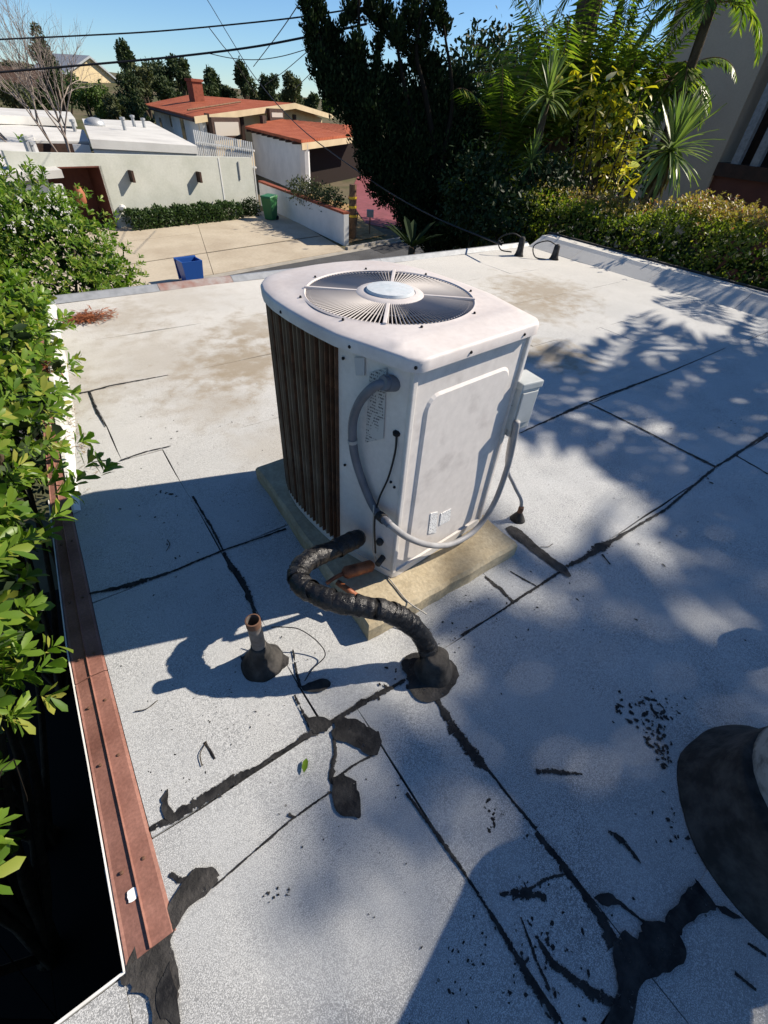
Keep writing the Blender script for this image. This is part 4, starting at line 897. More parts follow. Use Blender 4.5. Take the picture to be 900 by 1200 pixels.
# driveway of the white house in slabs
drv = MB().slab([(*st(-9.8, .01), GROUND+.01), (*st(6.6, .01), GROUND+.01), (13.0, 28.6, GROUND+.01), (0.5, 26.0, GROUND+.01)], .1).build('driveway', MAT['dark'], None, kind='structure')
def dq(u, t):   # driveway coordinates 0..1
    a = np.array(st(-9.8, .02)); b_ = np.array(st(6.55, .02)); c = np.array((12.95, 28.55)); d = np.array((0.55, 25.98))
    return (a+(b_-a)*u)*(1-t)+(d+(c-d)*u)*t
ts = [0, .30, .66, 1.0]; us = [0, .30, .60, 1.0]
for i in range(3):
    for j in range(3):
        e = .0007; k = .006; q = [dq(us[i]+e, ts[j]+k*(j == 1)+.001), dq(us[i+1]-e, ts[j]+k*(j == 1)+.001), dq(us[i+1]-e, ts[j+1]-k*(j == 0)-.001), dq(us[i]+e, ts[j+1]-k*(j == 0)-.001)]
        MB().slab([(p[0], p[1], GROUND+.028+.004*((i+j) % 2)) for p in q], .02).build('concrete_slab', MAT['concrete'], drv)
# pink drive, straw bed, lawn strip beyond the low wall
sheet_at('pink_driveway', [tuple(lvl(x, y, GROUND)[:2]) for x, y in ((428, 262), (482, 274), (560, 262), (500, 205), (420, 205), (408, 232))], GROUND+.026, MAT['pink'])
sheet_at('straw_bed', [tuple(lvl(x, y, GROUND)[:2]) for x, y in ((405, 286), (452, 276), (428, 262), (409, 240), (366, 228), (330, 222), (318, 226))], GROUND+.04, MAT['straw'])

# helpers for building walls: a vertical slab between two plan points
def vwall(name, a, b_, z0, z1, mat, parent, th=.2, z1b=None):
    a = np.array(a[:2], float); b_ = np.array(b_[:2], float); t = (b_-a)/np.linalg.norm(b_-a); n_ = np.array([-t[1], t[0]])
    if n_@a < 0: n_ = -n_
    z1b = z1 if z1b is None else z1b
    return MB().wallpoly([(*a, z0), (*b_, z0), (*b_, z1b), (*a, z1)], n_, th).build(name, mat, parent)
def on_wall_box(name, p, a, b_, wd, ht, mat, parent, dep=.05, out=.03):
    """a flat box centred at world p on the wall a-b, standing proud by out"""
    a = np.array(a[:2], float); b_ = np.array(b_[:2], float); t = (b_-a)/np.linalg.norm(b_-a); n_ = np.array([-t[1], t[0]])
    if n_@a > 0: n_ = -n_
    c = np.array(p[:2]); f0 = c+n_*out; q = [f0-t*wd/2, f0+t*wd/2, f0+t*wd/2-n_*dep, f0-t*wd/2-n_*dep]
    return MB().hexa([(*k, p[2]-ht/2) for k in q], [(*k, p[2]+ht/2) for k in q]).build(name, mat, parent)

# ---- white house across the street
wh = thing('white_house', (6, 28, GROUND), 'low white modern house with flat white roofs and a brown doorway behind a pale wall', 'house')
WA, WB = np.array([3.95, 26.2]), np.array([11.55, 28.0])
wt = (WB-WA)/np.linalg.norm(WB-WA); wn = np.array([-wt[1], wt[0]])
DL = WA-wt*2.05
zt0, zt1 = -.73, -.97
WL = WA-wt*3.2
def on_w(px, py): return onwall(px, py, WA, WB)
vwall('courtyard_wall', WA+wt*.06, WB, GROUND-.2, zt0, MAT['white_wall'], wh, .25, zt1)
vwall('courtyard_wall', WL, DL, GROUND-.2, zt0+.12, MAT['white_wall'], wh, .25, zt0+.05)
vwall('lintel', DL, WA+wt*.06, -1.13, zt0+.05, MAT['white_wall'], wh, .25, zt0)
vwall('door', DL+wn*1.3, WA+wn*1.3+wt*.1, GROUND-.2, -1.13, MAT['door'], wh, .1)
vwall('door_reveal', WA+wt*.05, WA+wt*.05+wn*1.3, GROUND-.2, -1.13, MAT['door'], wh, .1)
MB().slab([(*(DL), -1.13), (*(WA+wt*.06), -1.13), (*(WA+wn*1.4+wt*.06), -1.13), (*(DL+wn*1.4), -1.13)], .05).build('porch_ceiling', MAT['door'], wh)
q = far(92, 225, 26.6); MB().lathe([(.05, -.4), (.2, -.2), (.22, .1), (.13, .35), (.06, .4)], (q[0], q[1], GROUND+1.2), 14).build('door_arch_bulge', MAT['bulge'], wh, smooth=True)  # rounded red-brown bulge standing in for the doorway arch
# pilaster line between wall bays
a = on_w(258, 200); on_wall_box('wall_joint', (a[0], a[1], -2.1), WA, WB, .06, 2.3, MAT['white_paint'], wh, .05, .02)
# roofs (each a slab on walls)
def roofslab(pts, th, name='flat_roof', mat='flat_roof'):
    return MB().slab(pts, th).build(name, MAT[mat], wh)
F1, F2 = far(105, 163, 28.6), far(231, 171, 30.4)
B1, B2 = far(96, 139, 44), far(175, 142, 48)
roofslab([F1, F2, B2, B1], .32)
e = F2-F1; roofslab([F1+np.array([0, 0, -.33])-wn_ if False else (F1+np.array([.05, .15, -.34])), F2+np.array([-.05, .15, -.34]), B2+np.array([-.3, 0, -.34]), B1+np.array([.3, 0, -.34])], 2.6, 'wall', 'white_paint')
H1, H2, H3, H4 = far(-60, 132, 36), far(88, 139, 39), far(82, 131, 48), far(-70, 122, 46)
roofslab([H1, H2, H3, H4], .35)
J1, J2 = far(-40, 178, 27.2), far(47, 181, 27.6); J3, J4 = far(38, 158, 33), far(-60, 155, 33)
roofslab([J1, J2, J3, J4], .25)
K1, K2 = far(-40, 207, 24.8), far(72, 199, 25.4); roofslab([K1, K2, far(46, 184, 27.4), far(-40, 184, 27)], .25)
roofslab([far(-60, 150, 34), far(42, 165, 32), far(105, 166, 32.5), far(98, 152, 37), far(-60, 140, 38)], .2)
for A_, B_ in ((H1, H2), (K1, K2)):
    vwall('wall', A_+np.array([.1, .3, 0]), B_+np.array([-.1, .3, 0]), GROUND, min(A_[2], B_[2])-.36, MAT['white_paint'], wh, .2)
a, c = far(42, 168, 30.5), far(104, 167, 31); vwall('atrium_wall', a, c, -2.4, -.75, MAT['timber_dark'], wh, .15)
a, c = far(84, 167, 30.2), far(104, 168, 30.2); vwall('atrium_panel', a, c, -2.4, -.72, MAT['white_paint'], wh, .1)
q = far(112, 149, 38); MB().lathe([(.55, 0), (.55, .16), (.48, .3), (.28, .40), (.05, .44)], tuple(q), 16).build('skylight_dome', MAT['galv'], wh, smooth=True)
for (x, y, r_, h_) in ((147, 154, 36, .5), (158, 150, 40, .5), (170, 152, 40, .45), (88, 153, 36, .35), (36, 183, 26.8, .5), (40, 181, 27, .3)):
    q = far(x, y, r_); MB().lathe([(.09, -.1), (.09, h_), (.14, h_), (.14, h_+.1), (.02, h_+.12)], tuple(q), 8).build('roof_vent', MAT['galv'], wh)
for (x0, y0, x1, y1, r_) in ((0, 203, 66, 202, 25.9), (0, 161, 30, 159, 33.5)):
    MB().tube([far(x0, y0, r_), far(x1, y1, r_)], .05, 6).build('roof_pipe', MAT['galv'], wh)
# sconces, small lamp
for x, y in ((152, 206), (231, 207)):
    p = onwall(x, y, WA, WB); on_wall_box('wall_lamp', p, WA, WB, .10, .42, MAT['timber_dark'], wh, .32, .34)
p = on_w(142, 243); MB().lathe([(.05, -.12), (.14, -.05), (.14, .05), (.05, .12)], tuple(p-np.array([*wn*.12, 0])), 12).build('meter_lamp', MAT['white_edge'], wh)
on_wall_box('downpipe', on_w(280, 200), WA, WB, .05, .75, MAT['galv'], wh, .05, .05)

# ---- fence of pale pickets behind the wall
fa, fb = far(229, 166, 33.0), far(297, 168, 30.6)
fen = thing('picket_fence', ((fa[0]+fb[0])/2, (fa[1]+fb[1])/2, GROUND), 'pale picket fence stepping down behind the right end of the white wall', 'fence')
b = MB(); k = 30
for i in range(k):
    q = fa+(fb-fa)*i/k; tz = far(229+(297-229)*i/k, 152+15*i/k, 33-2.4*i/k)[2]
    b.box((q[0]-.026, q[1]-.03, GROUND), (q[0]+.026, q[1]+.03, tz))
b.build('picket', MAT['white_paint'], fen, kind='stuff')
for dz in (.3, 1.0): MB().tube([far(229, 158, 33.1)-np.array([0, 0, dz]), far(297, 168, 30.7)-np.array([0, 0, dz])], .05, 4).build('rail', MAT['white_paint'], fen)

# ---- red tiled house
rh = thing('red_tiled_house', (20, 50, GROUND), 'long house with a low terracotta tiled roof and brick chimney beyond the white wall', 'house')
E0 = far(228, 137, 45.0); RA = far(346, 121, 55.0); E1 = far(391, 135, 62.0)
EB = far(168, 122, 66.0); RB = far(222, 111, 70.0); E2 = E1+(RB-RA)
def tiled(pts, par, name='tiled_roof'):
    return MB().slab(pts, .16).build(name, MAT['tile'], par)
tiled([E0, RA, RB, EB], rh); tiled([RA+np.array([.02, 0, 0]), E1, E2, RB+np.array([.02, 0, 0])], rh)
for A_, B_ in ((E0, RA), (RA, E1)):
    MB().hexa([A_+np.array([-.05, -.1, -.36]), B_+np.array([-.05, -.1, -.36]), B_+np.array([-.05, .02, -.36]), A_+np.array([-.05, .02, -.36])], [A_+np.array([-.05, -.1, .02]), B_+np.array([-.05, -.1, .02]), B_+np.array([-.05, .02, .02]), A_+np.array([-.05, .02, .02])]).build('rake_board', MAT['cream'], rh)
MB().tube([E0+np.array([-.1, 0, -.2]), EB+np.array([-.1, 0, -.2])], .09, 6).build('eave_gutter', MAT['timber_dark'], rh)
# walls: side wall (left) and recessed gable wall
sw0, sw1 = E0+np.array([.7, .6, -.2]), EB+np.array([.7, -.5, -.2])
vwall('side_wall', sw0, sw1, GROUND, min(sw0[2], sw1[2]), MAT['white_paint'], rh, .25)
g0, g1, g2 = E0+np.array([.9, 1.6, -.25]), RA+np.array([.2, 1.6, -.3]), E1+np.array([-.6, 1.4, -.3])
n_ = unit(np.array([-(g2-g0)[1], (g2-g0)[0]]));
MB().wallpoly([(g0[0], g0[1], GROUND), (g2[0], g2[1], GROUND), tuple(g2), tuple(g1), tuple(g0)], n_, .25).build('gable_wall', MAT['cream'], rh)
for px in (243, 283, 345):
    q = far(px, 140, 46+(px-243)*.1); MB().box((q[0]-.14, q[1]-.14, GROUND), (q[0]+.14, q[1]+.14, q[2]+.35)).build('porch_post', MAT['timber_dark'], rh)
for (x, y, wd, ht, r_) in ((262, 150, 3.4, 1.3, 47.3), (320, 134, 2.2, .8, 53), (306, 146, .5, 1.2, 50)):
    q = far(x, y, r_)-np.array([.1, .9, 0]); on = on_wall_box('window', q, g0, g2, wd, ht, MAT['timber_dark'], rh, .3, .05)
    on_wall_box('pane', q, g0, g2, wd-.5, ht-.5, MAT['blind'], on, .05, .09)
for (x, y, wd, ht) in ((216, 153, 1.6, 2.0), (190, 148, 1.2, 1.6), (201, 142, .9, 1.1)):
    q = onwall(x, y, sw0, sw1); on = on_wall_box('window', q, sw0, sw1, wd, ht, MAT['white_edge'], rh, .2, .05)
    on_wall_box('pane', q, sw0, sw1, wd-.3, ht-.3, MAT['glass'], on, .05, .08)
q = far(231, 118, 60); ch = MB().box((q[0]-.5, q[1]-.5, q[2]-1.4), (q[0]+.5, q[1]+.5, q[2]+1.3), .2).build('chimney', MAT['brick'], rh)
MB().box((q[0]-.6, q[1]-.6, q[2]+1.3), (q[0]+.6, q[1]+.6, q[2]+1.5), .2).build('chimney_cap', MAT['brick'], ch)
MB().tube([far(220, 131, 48)+np.array([0, 0, .1]), far(282, 121, 55)+np.array([0, 0, .1])], .06, 5).build('roof_conduit', MAT['pole'], rh)

# ---- garage in front of it
ga = thing('tiled_garage', (19, 36, GROUND), 'white garage with a terracotta roof and a wide dark door opening', 'garage')
G0 = far(353, 164, 37.0); GB = far(287, 148, 47.0); G1 = far(407, 158, 43.0); GR = far(403, 146, 46.5); GRB = far(325, 139, 53.0)
GX = G1+(G1-G0)*.55; GRX = GR+(G1-G0)*.35
MB().slab([G0, G1, GR, GRB, GB], .15).build('tiled_roof', MAT['tile'], ga)
MB().slab([G1, GX, GRX, GR], .15).build('tiled_roof', MAT['tile'], ga)
MB().hexa([G0+np.array([0, -.08, -.5]), GX+np.array([0, -.08, -.5]), GX+np.array([0, .04, -.5]), G0+np.array([0, .04, -.5])], [G0+np.array([0, -.08, -.16]), GX+np.array([0, -.08, -.16]), GX+np.array([0, .04, -.16]), G0+np.array([0, .04, -.16])]).build('fascia', MAT['cream'], ga)
s0, s1 = G0+np.array([.35, .3, 0]), GB+np.array([.5, 0, 0])
vwall('side_wall', s0, s1, GROUND, s0[2]-.2, MAT['white_paint'], ga, .25, s1[2]-.2)
d0, d1 = onwall(363, 190, s0, G1+np.array([.2, .3, 0])), G1+np.array([.2, .3, 0])
vwall('door_pier', s0, d0, GROUND, s0[2]-.5, MAT['white_paint'], ga, .35)
dx_ = d0+(d1-d0)*2.2; vwall('garage_door', d0+np.array([.6, 2.2, 0]), dx_+np.array([.6, 2.2, 0]), GROUND, G0[2]-.4, MAT['garage_door'], ga, .1)
for i in range(9):
    q = s0+(s1-s0)*(i+.5)/9+np.array([-.25, 0, -.16]); MB().box((q[0]-.35, q[1]-.07, q[2]-.12), (q[0]+.3, q[1]+.07, q[2]+.02)).build('rafter_tail', MAT['timber_dark'], ga)

# ---- low boundary wall with brick coping
lw = thing('boundary_wall', (12.5, 25, GROUND), 'low white boundary wall with a red brick coping beside the driveway', 'wall')
la, lb = lvl(403, 288, GROUND), lvl(306, 241, GROUND)
zl0, zl1 = -2.2, -2.28
vwall('wall_body', la, lb, GROUND-.1, zl0, MAT['white_paint'], lw, .25, zl1)
t = (lb-la)[:2]; ln_ = np.linalg.norm(t); t /= ln_; n_ = np.array([-t[1], t[0]]); n_ = n_ if n_@la[:2] > 0 else -n_
nbk = int(ln_/.245)
bm_ = MB().box((-.115, -.03, 0), (.115, .29, .09)).mesh('brick', MAT['brick'], bevel=.01)
for i in range(nbk):
    q = la[:2]+t*(i+.5)*ln_/nbk; z = zl0+(zl1-zl0)*i/nbk+.004
    th_ = math.atan2(t[1], t[0]); M4 = Matrix.Translation((q[0]-12.5, q[1]-25, z-GROUND))@Matrix.Rotation(th_ if n_@np.array([-math.sin(th_), math.cos(th_)]) > 0 else th_+math.pi, 4, 'Z')@Matrix.Rotation(random.gauss(0, .01), 4, 'Z'); inst('brick', bm_, lw, M4)

# ---- bins
def wheelie(name, loc, rot, mat, label, sc=1.0):
    r_ = thing(name, loc, label, 'bin', None, rot); h_ = 1.0*sc; w_ = .30*sc
    MB().hexa([(-w_*.8, -w_*.75, .05), (w_*.8, -w_*.75, .05), (w_*.8, w_*.7, .05), (-w_*.8, w_*.7, .05)], [(-w_, -w_*1.15, h_), (w_, -w_*1.15, h_), (w_, w_, h_), (-w_, w_, h_)]).build('bin_body', mat, r_, bevel=.03)
    MB().hexa([(-w_*1.08, -w_*1.25, h_+.002), (w_*1.08, -w_*1.25, h_+.002), (w_*1.08, w_*1.05, h_+.002), (-w_*1.08, w_*1.05, h_+.002)], [(-w_, -w_*1.1, h_+.07), (w_, -w_*1.1, h_+.07), (w_, w_, h_+.12), (-w_, w_, h_+.12)]).build('lid', mat, r_, bevel=.02)
    MB().tube([(-w_*.8, w_*1.2, h_-.05), (w_*.8, w_*1.2, h_-.05)], .02, 6).build('handle', mat, r_)
    for s_ in (-1, 1): MB().tube([(s_*w_*.7, w_*.7, .11), (s_*w_*.9, w_*.7, .11)], .11, 14).build('wheel', MAT['black_bin'], r_)
    return r_
wheelie('wheeled_bin', lvl(318, 258, GROUND), R(-60), MAT['green_bin'], 'green wheeled rubbish bin standing against the low boundary wall', 1.0)
wheelie('wheeled_bin', lvl(405, 278, GROUND)+np.array([.35, .2, 0]), R(10), MAT['black_bin'], 'black wheeled bin half hidden behind the near end of the low wall', .9)
bb = thing('recycling_bin', lvl(227, 333, GROUND), 'open blue recycling bin left on the near side of the driveway', 'bin', None, R(5))
outer = [(-.34, -.28), (.34, -.28), (.34, .28), (-.34, .28)]
vs = [(x*.8, y*.8, 0) for x, y in outer]+[(x, y, .75) for x, y in outer]+[(x*.9, y*.9, .75) for x, y in outer]+[(x*.75, y*.75, .05) for x, y in outer]
fs = [(3, 2, 1, 0)]+[(i, (i+1) % 4, 4+(i+1) % 4, 4+i) for i in range(4)]+[(4+i, 4+(i+1) % 4, 8+(i+1) % 4, 8+i) for i in range(4)]+[(8+i, 8+(i+1) % 4, 12+(i+1) % 4, 12+i) for i in range(4)]+[(12, 13, 14, 15)]
MB().add(vs, fs).build('bin_body', MAT['blue_bin'], bb)
MB().hexa([(-.37, .28, .68), (.37, .28, .68), (.37, .33, .68), (-.37, .33, .68)], [(-.36, .30, .77), (.36, .30, .77), (.36, .36, .77), (-.36, .36, .77)]).build('rim', MAT['blue_bin'], bb)
MB().hexa([(-.33, .33, .12), (.33, .33, .12), (.33, .38, .12), (-.33, .38, .12)], [(-.34, .37, .74), (.34, .37, .74), (.34, .41, .74), (-.34, .41, .74)]).build('hanging_lid', MAT['blue_bin'], bb)

# ---- pole stump with yellow bands, small sign on a post
pb = lvl(413, 280, GROUND); po_ = thing('wooden_pole', pb, 'short weathered wooden pole with yellow bands beside the low wall', 'pole')
pt_ = onwall(413, 216, pb-np.array([BR[0], BR[1], 0]), pb+np.array([BR[0], BR[1], 0]))[2]
MB().tube([pb, (pb[0], pb[1], pt_)], [.19, .16], 12).build('pole_shaft', MAT['pole'], po_)
for z in (.9, 1.25, 1.6): MB().tube([(pb[0], pb[1], GROUND+z), (pb[0], pb[1], GROUND+z+.09)], .19, 12).build('yellow_band', MAT['yellow'], po_)
sb = lvl(433, 275, GROUND); sg = thing('yard_sign', sb, 'small pale sign box on a thin post at the straw bed', 'sign')
MB().tube([sb, sb+np.array([0, 0, .75])], .03, 6).build('post', MAT['pole'], sg)
MB().box((sb[0]-.17, sb[1]-.12, GROUND+.75), (sb[0]+.17, sb[1]+.12, GROUND+1.05), -.6).build('sign_box', MAT['blind'], sg, bevel=.02)
# ---- far yellow gabled house on the hill, white roofs far left
q = far(108, 92, 105.0); yh = thing('yellow_house', (q[0], q[1], q[2]-4), 'distant yellow gabled house on the hillside behind the bare tree', 'house')
ax = np.array([math.cos(R(30)), math.sin(R(30))]); dp = np.array([-ax[1], ax[0]])
c = q[:2]; hw_ = 4.8; zb = q[2]-5; ze = q[2]-.2; zr = far(107, 68, 105)[2]
def Q(u, v, z): p = c+ax*u+dp*v; return (p[0], p[1], z)
MB().wallpoly([Q(-hw_+1, 0, zb), Q(hw_, 0, zb), Q(hw_, 0, ze), Q(.2, 0, zr), Q(-hw_+1, 0, ze+.8)], dp, 7).build('wall', MAT['sunny_cream'], yh)
MB().slab([Q(.2, -.5, zr+.25), Q(-hw_-1.5, -.5, ze-.1), Q(-hw_-1.5, 7.5, ze-.1), Q(.2, 7.5, zr+.25)], .25).build('roof', MAT['galv'], yh)
MB().slab([Q(.2, -.5, zr+.25), Q(.2, 7.5, zr+.25), Q(hw_+.6, 7.5, ze-.3), Q(hw_+.6, -.5, ze-.3)], .25).build('roof', MAT['galv'], yh)
MB().hexa([Q(-2.6, -.05, ze-1.6), Q(-.9, -.05, ze-1.6), Q(-.9, .05, ze-1.6), Q(-2.6, .05, ze-1.6)], [Q(-2.6, -.05, ze-.2), Q(-.9, -.05, ze-.2), Q(-.9, .05, ze-.2), Q(-2.6, .05, ze-.2)]).build('window', MAT['glass'], yh)
q = far(5, 84, 95.0); dh = thing('hillside_house', (q[0], q[1], q[2]-4), 'distant pale hillside house with a dark flat roof at the far left', 'house')
c = q[:2]
MB().hexa([Q(-9, 0, q[2]-5), Q(8, 0, q[2]-5), Q(8, 6, q[2]-5), Q(-9, 6, q[2]-5)], [Q(-9, 0, q[2]-1), Q(8, 0, q[2]-1.4), Q(8, 6, q[2]-1.4), Q(-9, 6, q[2]-1)]).build('wall', MAT['white_paint'], dh)
MB().hexa([Q(-10, -1, q[2]-.9), Q(9, -1, q[2]-1.3), Q(9, 7, q[2]-1.3), Q(-10, 7, q[2]-.9)], [Q(-10, -1, q[2]+.9), Q(9, -1, q[2]+.2), Q(9, 7, q[2]+.2), Q(-10, 7, q[2]+.9)]).build('roof', MAT['timber_dark'], dh)
MB().hexa([Q(1, -.1, q[2]-3.6), Q(4, -.1, q[2]-3.6), Q(4, .1, q[2]-3.6), Q(1, .1, q[2]-3.6)], [Q(1, -.1, q[2]-2), Q(4, -.1, q[2]-2), Q(4, .1, q[2]-2), Q(1, .1, q[2]-2)]).build('window', MAT['glass'], dh)

# ---- beige building at the right
bgd = thing('beige_building', (16, 5, GROUND), 'tall warm beige stucco building with slanting dark slatted stair windows at the right', 'building')
BX = 17.0
def bw(px, py): d = bearing(px, py); k = BX/d[0]; return np.array([BX, k*d[1], CAM_H+k*d[2]])
yc = bw(717, 236)[1]; ye = bw(842, 190)[1]
yl = bw(900, 120)[1]-2.2; BT = 6.0
MB().prism([(BX, ye), (BX+9, ye), (BX+9, yc), (BX, yc)], GROUND-.2, BT).build('wall', MAT['beige_wall'], bgd)
MB().prism([(BX+1.2, yl), (BX+9, yl), (BX+9, ye-.003), (BX+1.2, ye-.003)], GROUND-.2, BT).build('recess_wall', MAT['timber_dark'], bgd)
zl = bw(842, 190)[2]
MB().box((BX-.02, yl, zl-.3), (BX+1.198, ye-.003, zl)).build('ledge', MAT['timber_dark'], bgd)
MB().box((BX+.1, yl, GROUND), (BX+1.198, ye-.003, zl-.302)).build('base_wall', MAT['door'], bgd)
MB().box((BX-.02, yl, BT-.5), (BX+1.198, ye-.003, BT)).build('head_beam', MAT['beige_wall'], bgd)
for k in range(5):
    y = ye-.42-k*.5
    MB().box((BX+.02, y-.10, zl), (BX+.2, y+.10, BT-.502)).build('slat_post', MAT['conduit_l'], bgd)

# ================================================================== PLANTS
Zv = np.array([0, 0, 1.0])
def stems(name, parent, base, tips, r0, mat, n=14, mid=.5):
    b = MB()
    for t in tips[:n]:
        m_ = base+(t-base)*mid+rng.normal(scale=.06*np.linalg.norm(t-base)*.5, size=3)
        b.tube(smooth_path([base+rng.normal(scale=r0, size=3)*np.array([1, 1, 0]), m_, t], 4), list(np.linspace(r0, r0*.3, 9)), 6)
    return b.build(name, mat, parent, smooth=True)
leaf_var = []
for wv_ in (1.0, .85, 1.15):
    V = LEAF_BROAD[0].copy(); V[:, 1] *= wv_; V[:, 2] *= rng.uniform(.6, 1.8); me = bpy.data.meshes.new('leaf'); me.from_pydata(V.tolist(), [], LEAF_BROAD[1]); me.materials.append(L['near_obj']); me.shade_smooth(); leaf_var.append(me)
def mat_from(c, d, u, ln, off):
    D, Sd, Up = leaf_frames(d[None], u[None]); D, Sd, Up = D[0]*ln, Sd[0]*ln, Up[0]*ln; c = c-off
    return Matrix(((D[0], Sd[0], Up[0], c[0]), (D[1], Sd[1], Up[1], c[1]), (D[2], Sd[2], Up[2], c[2]), (0, 0, 0, 1)))
def leafy_shrub(name, base, blobs, nshoot, per, size, label, cat, mat, nobj=0, group=None, keep=None, core=True, spread=(.55, 1.2), tpl=LEAF_BROAD, up=.35, extra=None, width=1.0):
    r_ = thing(name, base, label, cat, group)
    T, A = sample_blobs(blobs, nshoot, .62, keep, .22)
    A = unit(A+np.array([0, 0, up])+rng.normal(scale=.28, size=A.shape))
    if extra is not None: T = np.concatenate([extra[0], T]); A = np.concatenate([extra[1], A])
    C, D, U, Ln = rosettes(T, A, per, size, spread)
    if nobj:
        view = np.array([0, 0, CAM_H])-C; dist = np.linalg.norm(view, axis=1)
        Bc = np.array(blobs)[:, :3]; near = np.argmin(((C[:, None]-Bc[None])**2).sum(-1), 1); facing = (unit(C-Bc[near])*unit(view)).sum(1)
        inframe = ((C-np.array([0, 0, CAM_H]))@BR)/((C-np.array([0, 0, CAM_H]))@BF)*FPX+450
        score = dist-(facing > .1)*1.0+np.where(inframe > -10, 0, 3)
        if extra is not None: score[:len(extra[0])*per] -= 5
        pick = np.argsort(score)[:nobj]; rest = np.setdiff1d(np.arange(len(C)), pick)
        for i in pick: inst('leaf', leaf_var[rng.integers(3)], r_, mat_from(C[i], D[i], U[i], Ln[i], OFF[r_.name]))
    else: rest = np.arange(len(C))
    foliage('foliage', r_, C[rest], D[rest], U[rest], Ln[rest], tpl, mat, width)
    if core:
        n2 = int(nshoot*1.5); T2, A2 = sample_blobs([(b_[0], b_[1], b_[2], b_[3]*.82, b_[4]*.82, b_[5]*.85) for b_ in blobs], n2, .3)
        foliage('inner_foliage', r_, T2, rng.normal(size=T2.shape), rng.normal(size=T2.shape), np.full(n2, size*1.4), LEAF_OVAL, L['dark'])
    tips = [np.array(b_[:3]) for b_ in blobs]+list(T[rng.choice(len(T), 10)])
    stems('stem', r_, np.array(base, float), tips, .035, MAT['bark'], 14)
    return r_
# sprigs reaching over the roof edge
def sp(px, py, z): return lvl(px, py, z)
ex1 = [(108, 538, .42), (92, 560, .40), (125, 547, .44), (78, 575, .42), (100, 515, .38), (70, 600, .42)]
exT = np.array([sp(*e) for e in ex1]); exA = unit(np.tile(np.array([.9, .1, .35]), (6, 1))+rng.normal(scale=.3, size=(6, 3)))
ok_roof = lambda p: (p[:, 2] > .06) | (p[:, 0] < -.46)
leafy_shrub('glossy_shrub', (-1.7, 1.5, GROUND), [(-.86, 1.10, .22, .46, .32, .34), (-.82, 1.48, .28, .52, .40, .42), (-1.2, 1.3, .0, .6, .6, .8)], 800, 9, .072, 'bright green glossy leaved shrub nearest the camera, leaning over the brown roof edge', 'shrub', L['near'], 290, 'shrubs along the left roof edge', ok_roof)
leafy_shrub('glossy_shrub', (-1.6, 2.3, GROUND), [(-.73, 1.95, .30, .50, .40, .42), (-.58, 2.5, .30, .48, .45, .42), (-1.2, 2.2, .1, .7, .7, .8)], 800, 9, .072, 'glossy shrub whose leafy sprig pokes out over the sunlit left roof edge', 'shrub', L['near'], 260, 'shrubs along the left roof edge', ok_roof, extra=(exT, exA))
leafy_shrub('glossy_shrub', (-1.3, 3.7, GROUND), [(-.45, 3.2, .26, .46, .5, .42), (-.38, 3.95, .22, .46, .5, .45), (-1.0, 3.7, .1, .8, .8, .8)], 1000, 9, .068, 'glossy shrub between the sprig and the dense rounded hedge, beside the pine needles', 'shrub', L['near'], 150, 'shrubs along the left roof edge', ok_roof)
leafy_shrub('rounded_hedge', (-.4, 6.5, GROUND), [(.05, 6.5, -.3, .98, 1.0, 1.12), (-.75, 6.5, -.1, .95, 1.0, 1.05), (-1.7, 6.6, -.05, 1.1, 1.1, 1.1), (-.5, 6.6, -1.6, 1.2, 1.1, 1.5)], 7500, 8, .062, 'dense rounded bright green hedge beyond the far left corner of the roof', 'hedge', L['hedge'], 0, None, lambda p: (p[:, 1] > 5.3) & (p[:, 2] > -1.3) & (p[:, 1] < 7.1))
# small sprig low at the left edge, growing from the dark gap
sbase = np.array([-1.6, 1.0, GROUND]); sT = np.array([sp(-14, 968, .40), sp(-22, 1005, .38), sp(-16, 1032, .36), sp(-30, 985, .42)]); sA = unit(np.array([[.9, .2, .4], [.9, -.1, .3], [.8, -.3, .2], [.7, .3, .6]]))
r_ = thing('low_sprig', sbase, 'single leafy sprig rising from the dark gap at the lower left', 'plant')
C, D, U, Ln = rosettes(sT, sA, 8, .07, (.5, 1.1))
for i in range(len(C)): inst('leaf', leaf_var[i % 3], r_, mat_from(C[i], D[i], U[i], Ln[i], sbase))
stems('stem', r_, sbase+np.array([-.1, .1, 0]), list(sT), .003, MAT['bark_dark'], 6, .85)
# pale flower buds on the near shrub
for i, (x, y) in enumerate(((18, 800), (8, 815), (25, 812))):
    pass

# clipped hedge beyond the right kerb
hd = thing('clipped_hedge', (7.95, 4.3, GROUND), 'long clipped olive green hedge with reddish tips beyond the right kerb of the roof', 'hedge')
def hedge_top(y): return .66-.045*(y-2.0)+.06*np.sin(y*2.3)+.05*np.sin(y*5.1+1)
n = 26000; y = rng.uniform(.6, 7.1, n); side = rng.random(n)
x = np.where(side < .55, rng.uniform(7.45, 8.65, n), 7.45+np.abs(rng.normal(0, .09, n)))
tp = hedge_top(y)-.10*np.abs((x-8.05)/.6)**3; z = np.where(side < .55, tp-np.abs(rng.normal(0, .07, n)), tp-rng.uniform(0, 1.1, n))
x += .07*np.sin(y*3.7+z*4)*(side >= .55); keep = np.sin(y*7+z*5+x*4)+rng.normal(scale=.9, size=n) > -1.1
C = np.column_stack([x, y, z])[keep]; nn = len(C); top_ = (side < .55)[keep]
nrm = np.where(top_[:, None], np.array([0, 0, 1.0]), np.array([-1, 0, .5])); D = unit(nrm*.5+rng.normal(scale=.7, size=(nn, 3))); U = nrm+rng.normal(scale=.5, size=(nn, 3))
foliage('foliage', hd, C, D, U, rng.uniform(.035, .065, nn), LEAF_OVAL, L['rhedge'])
m = 500; y = rng.uniform(1.0, 6.6, m)
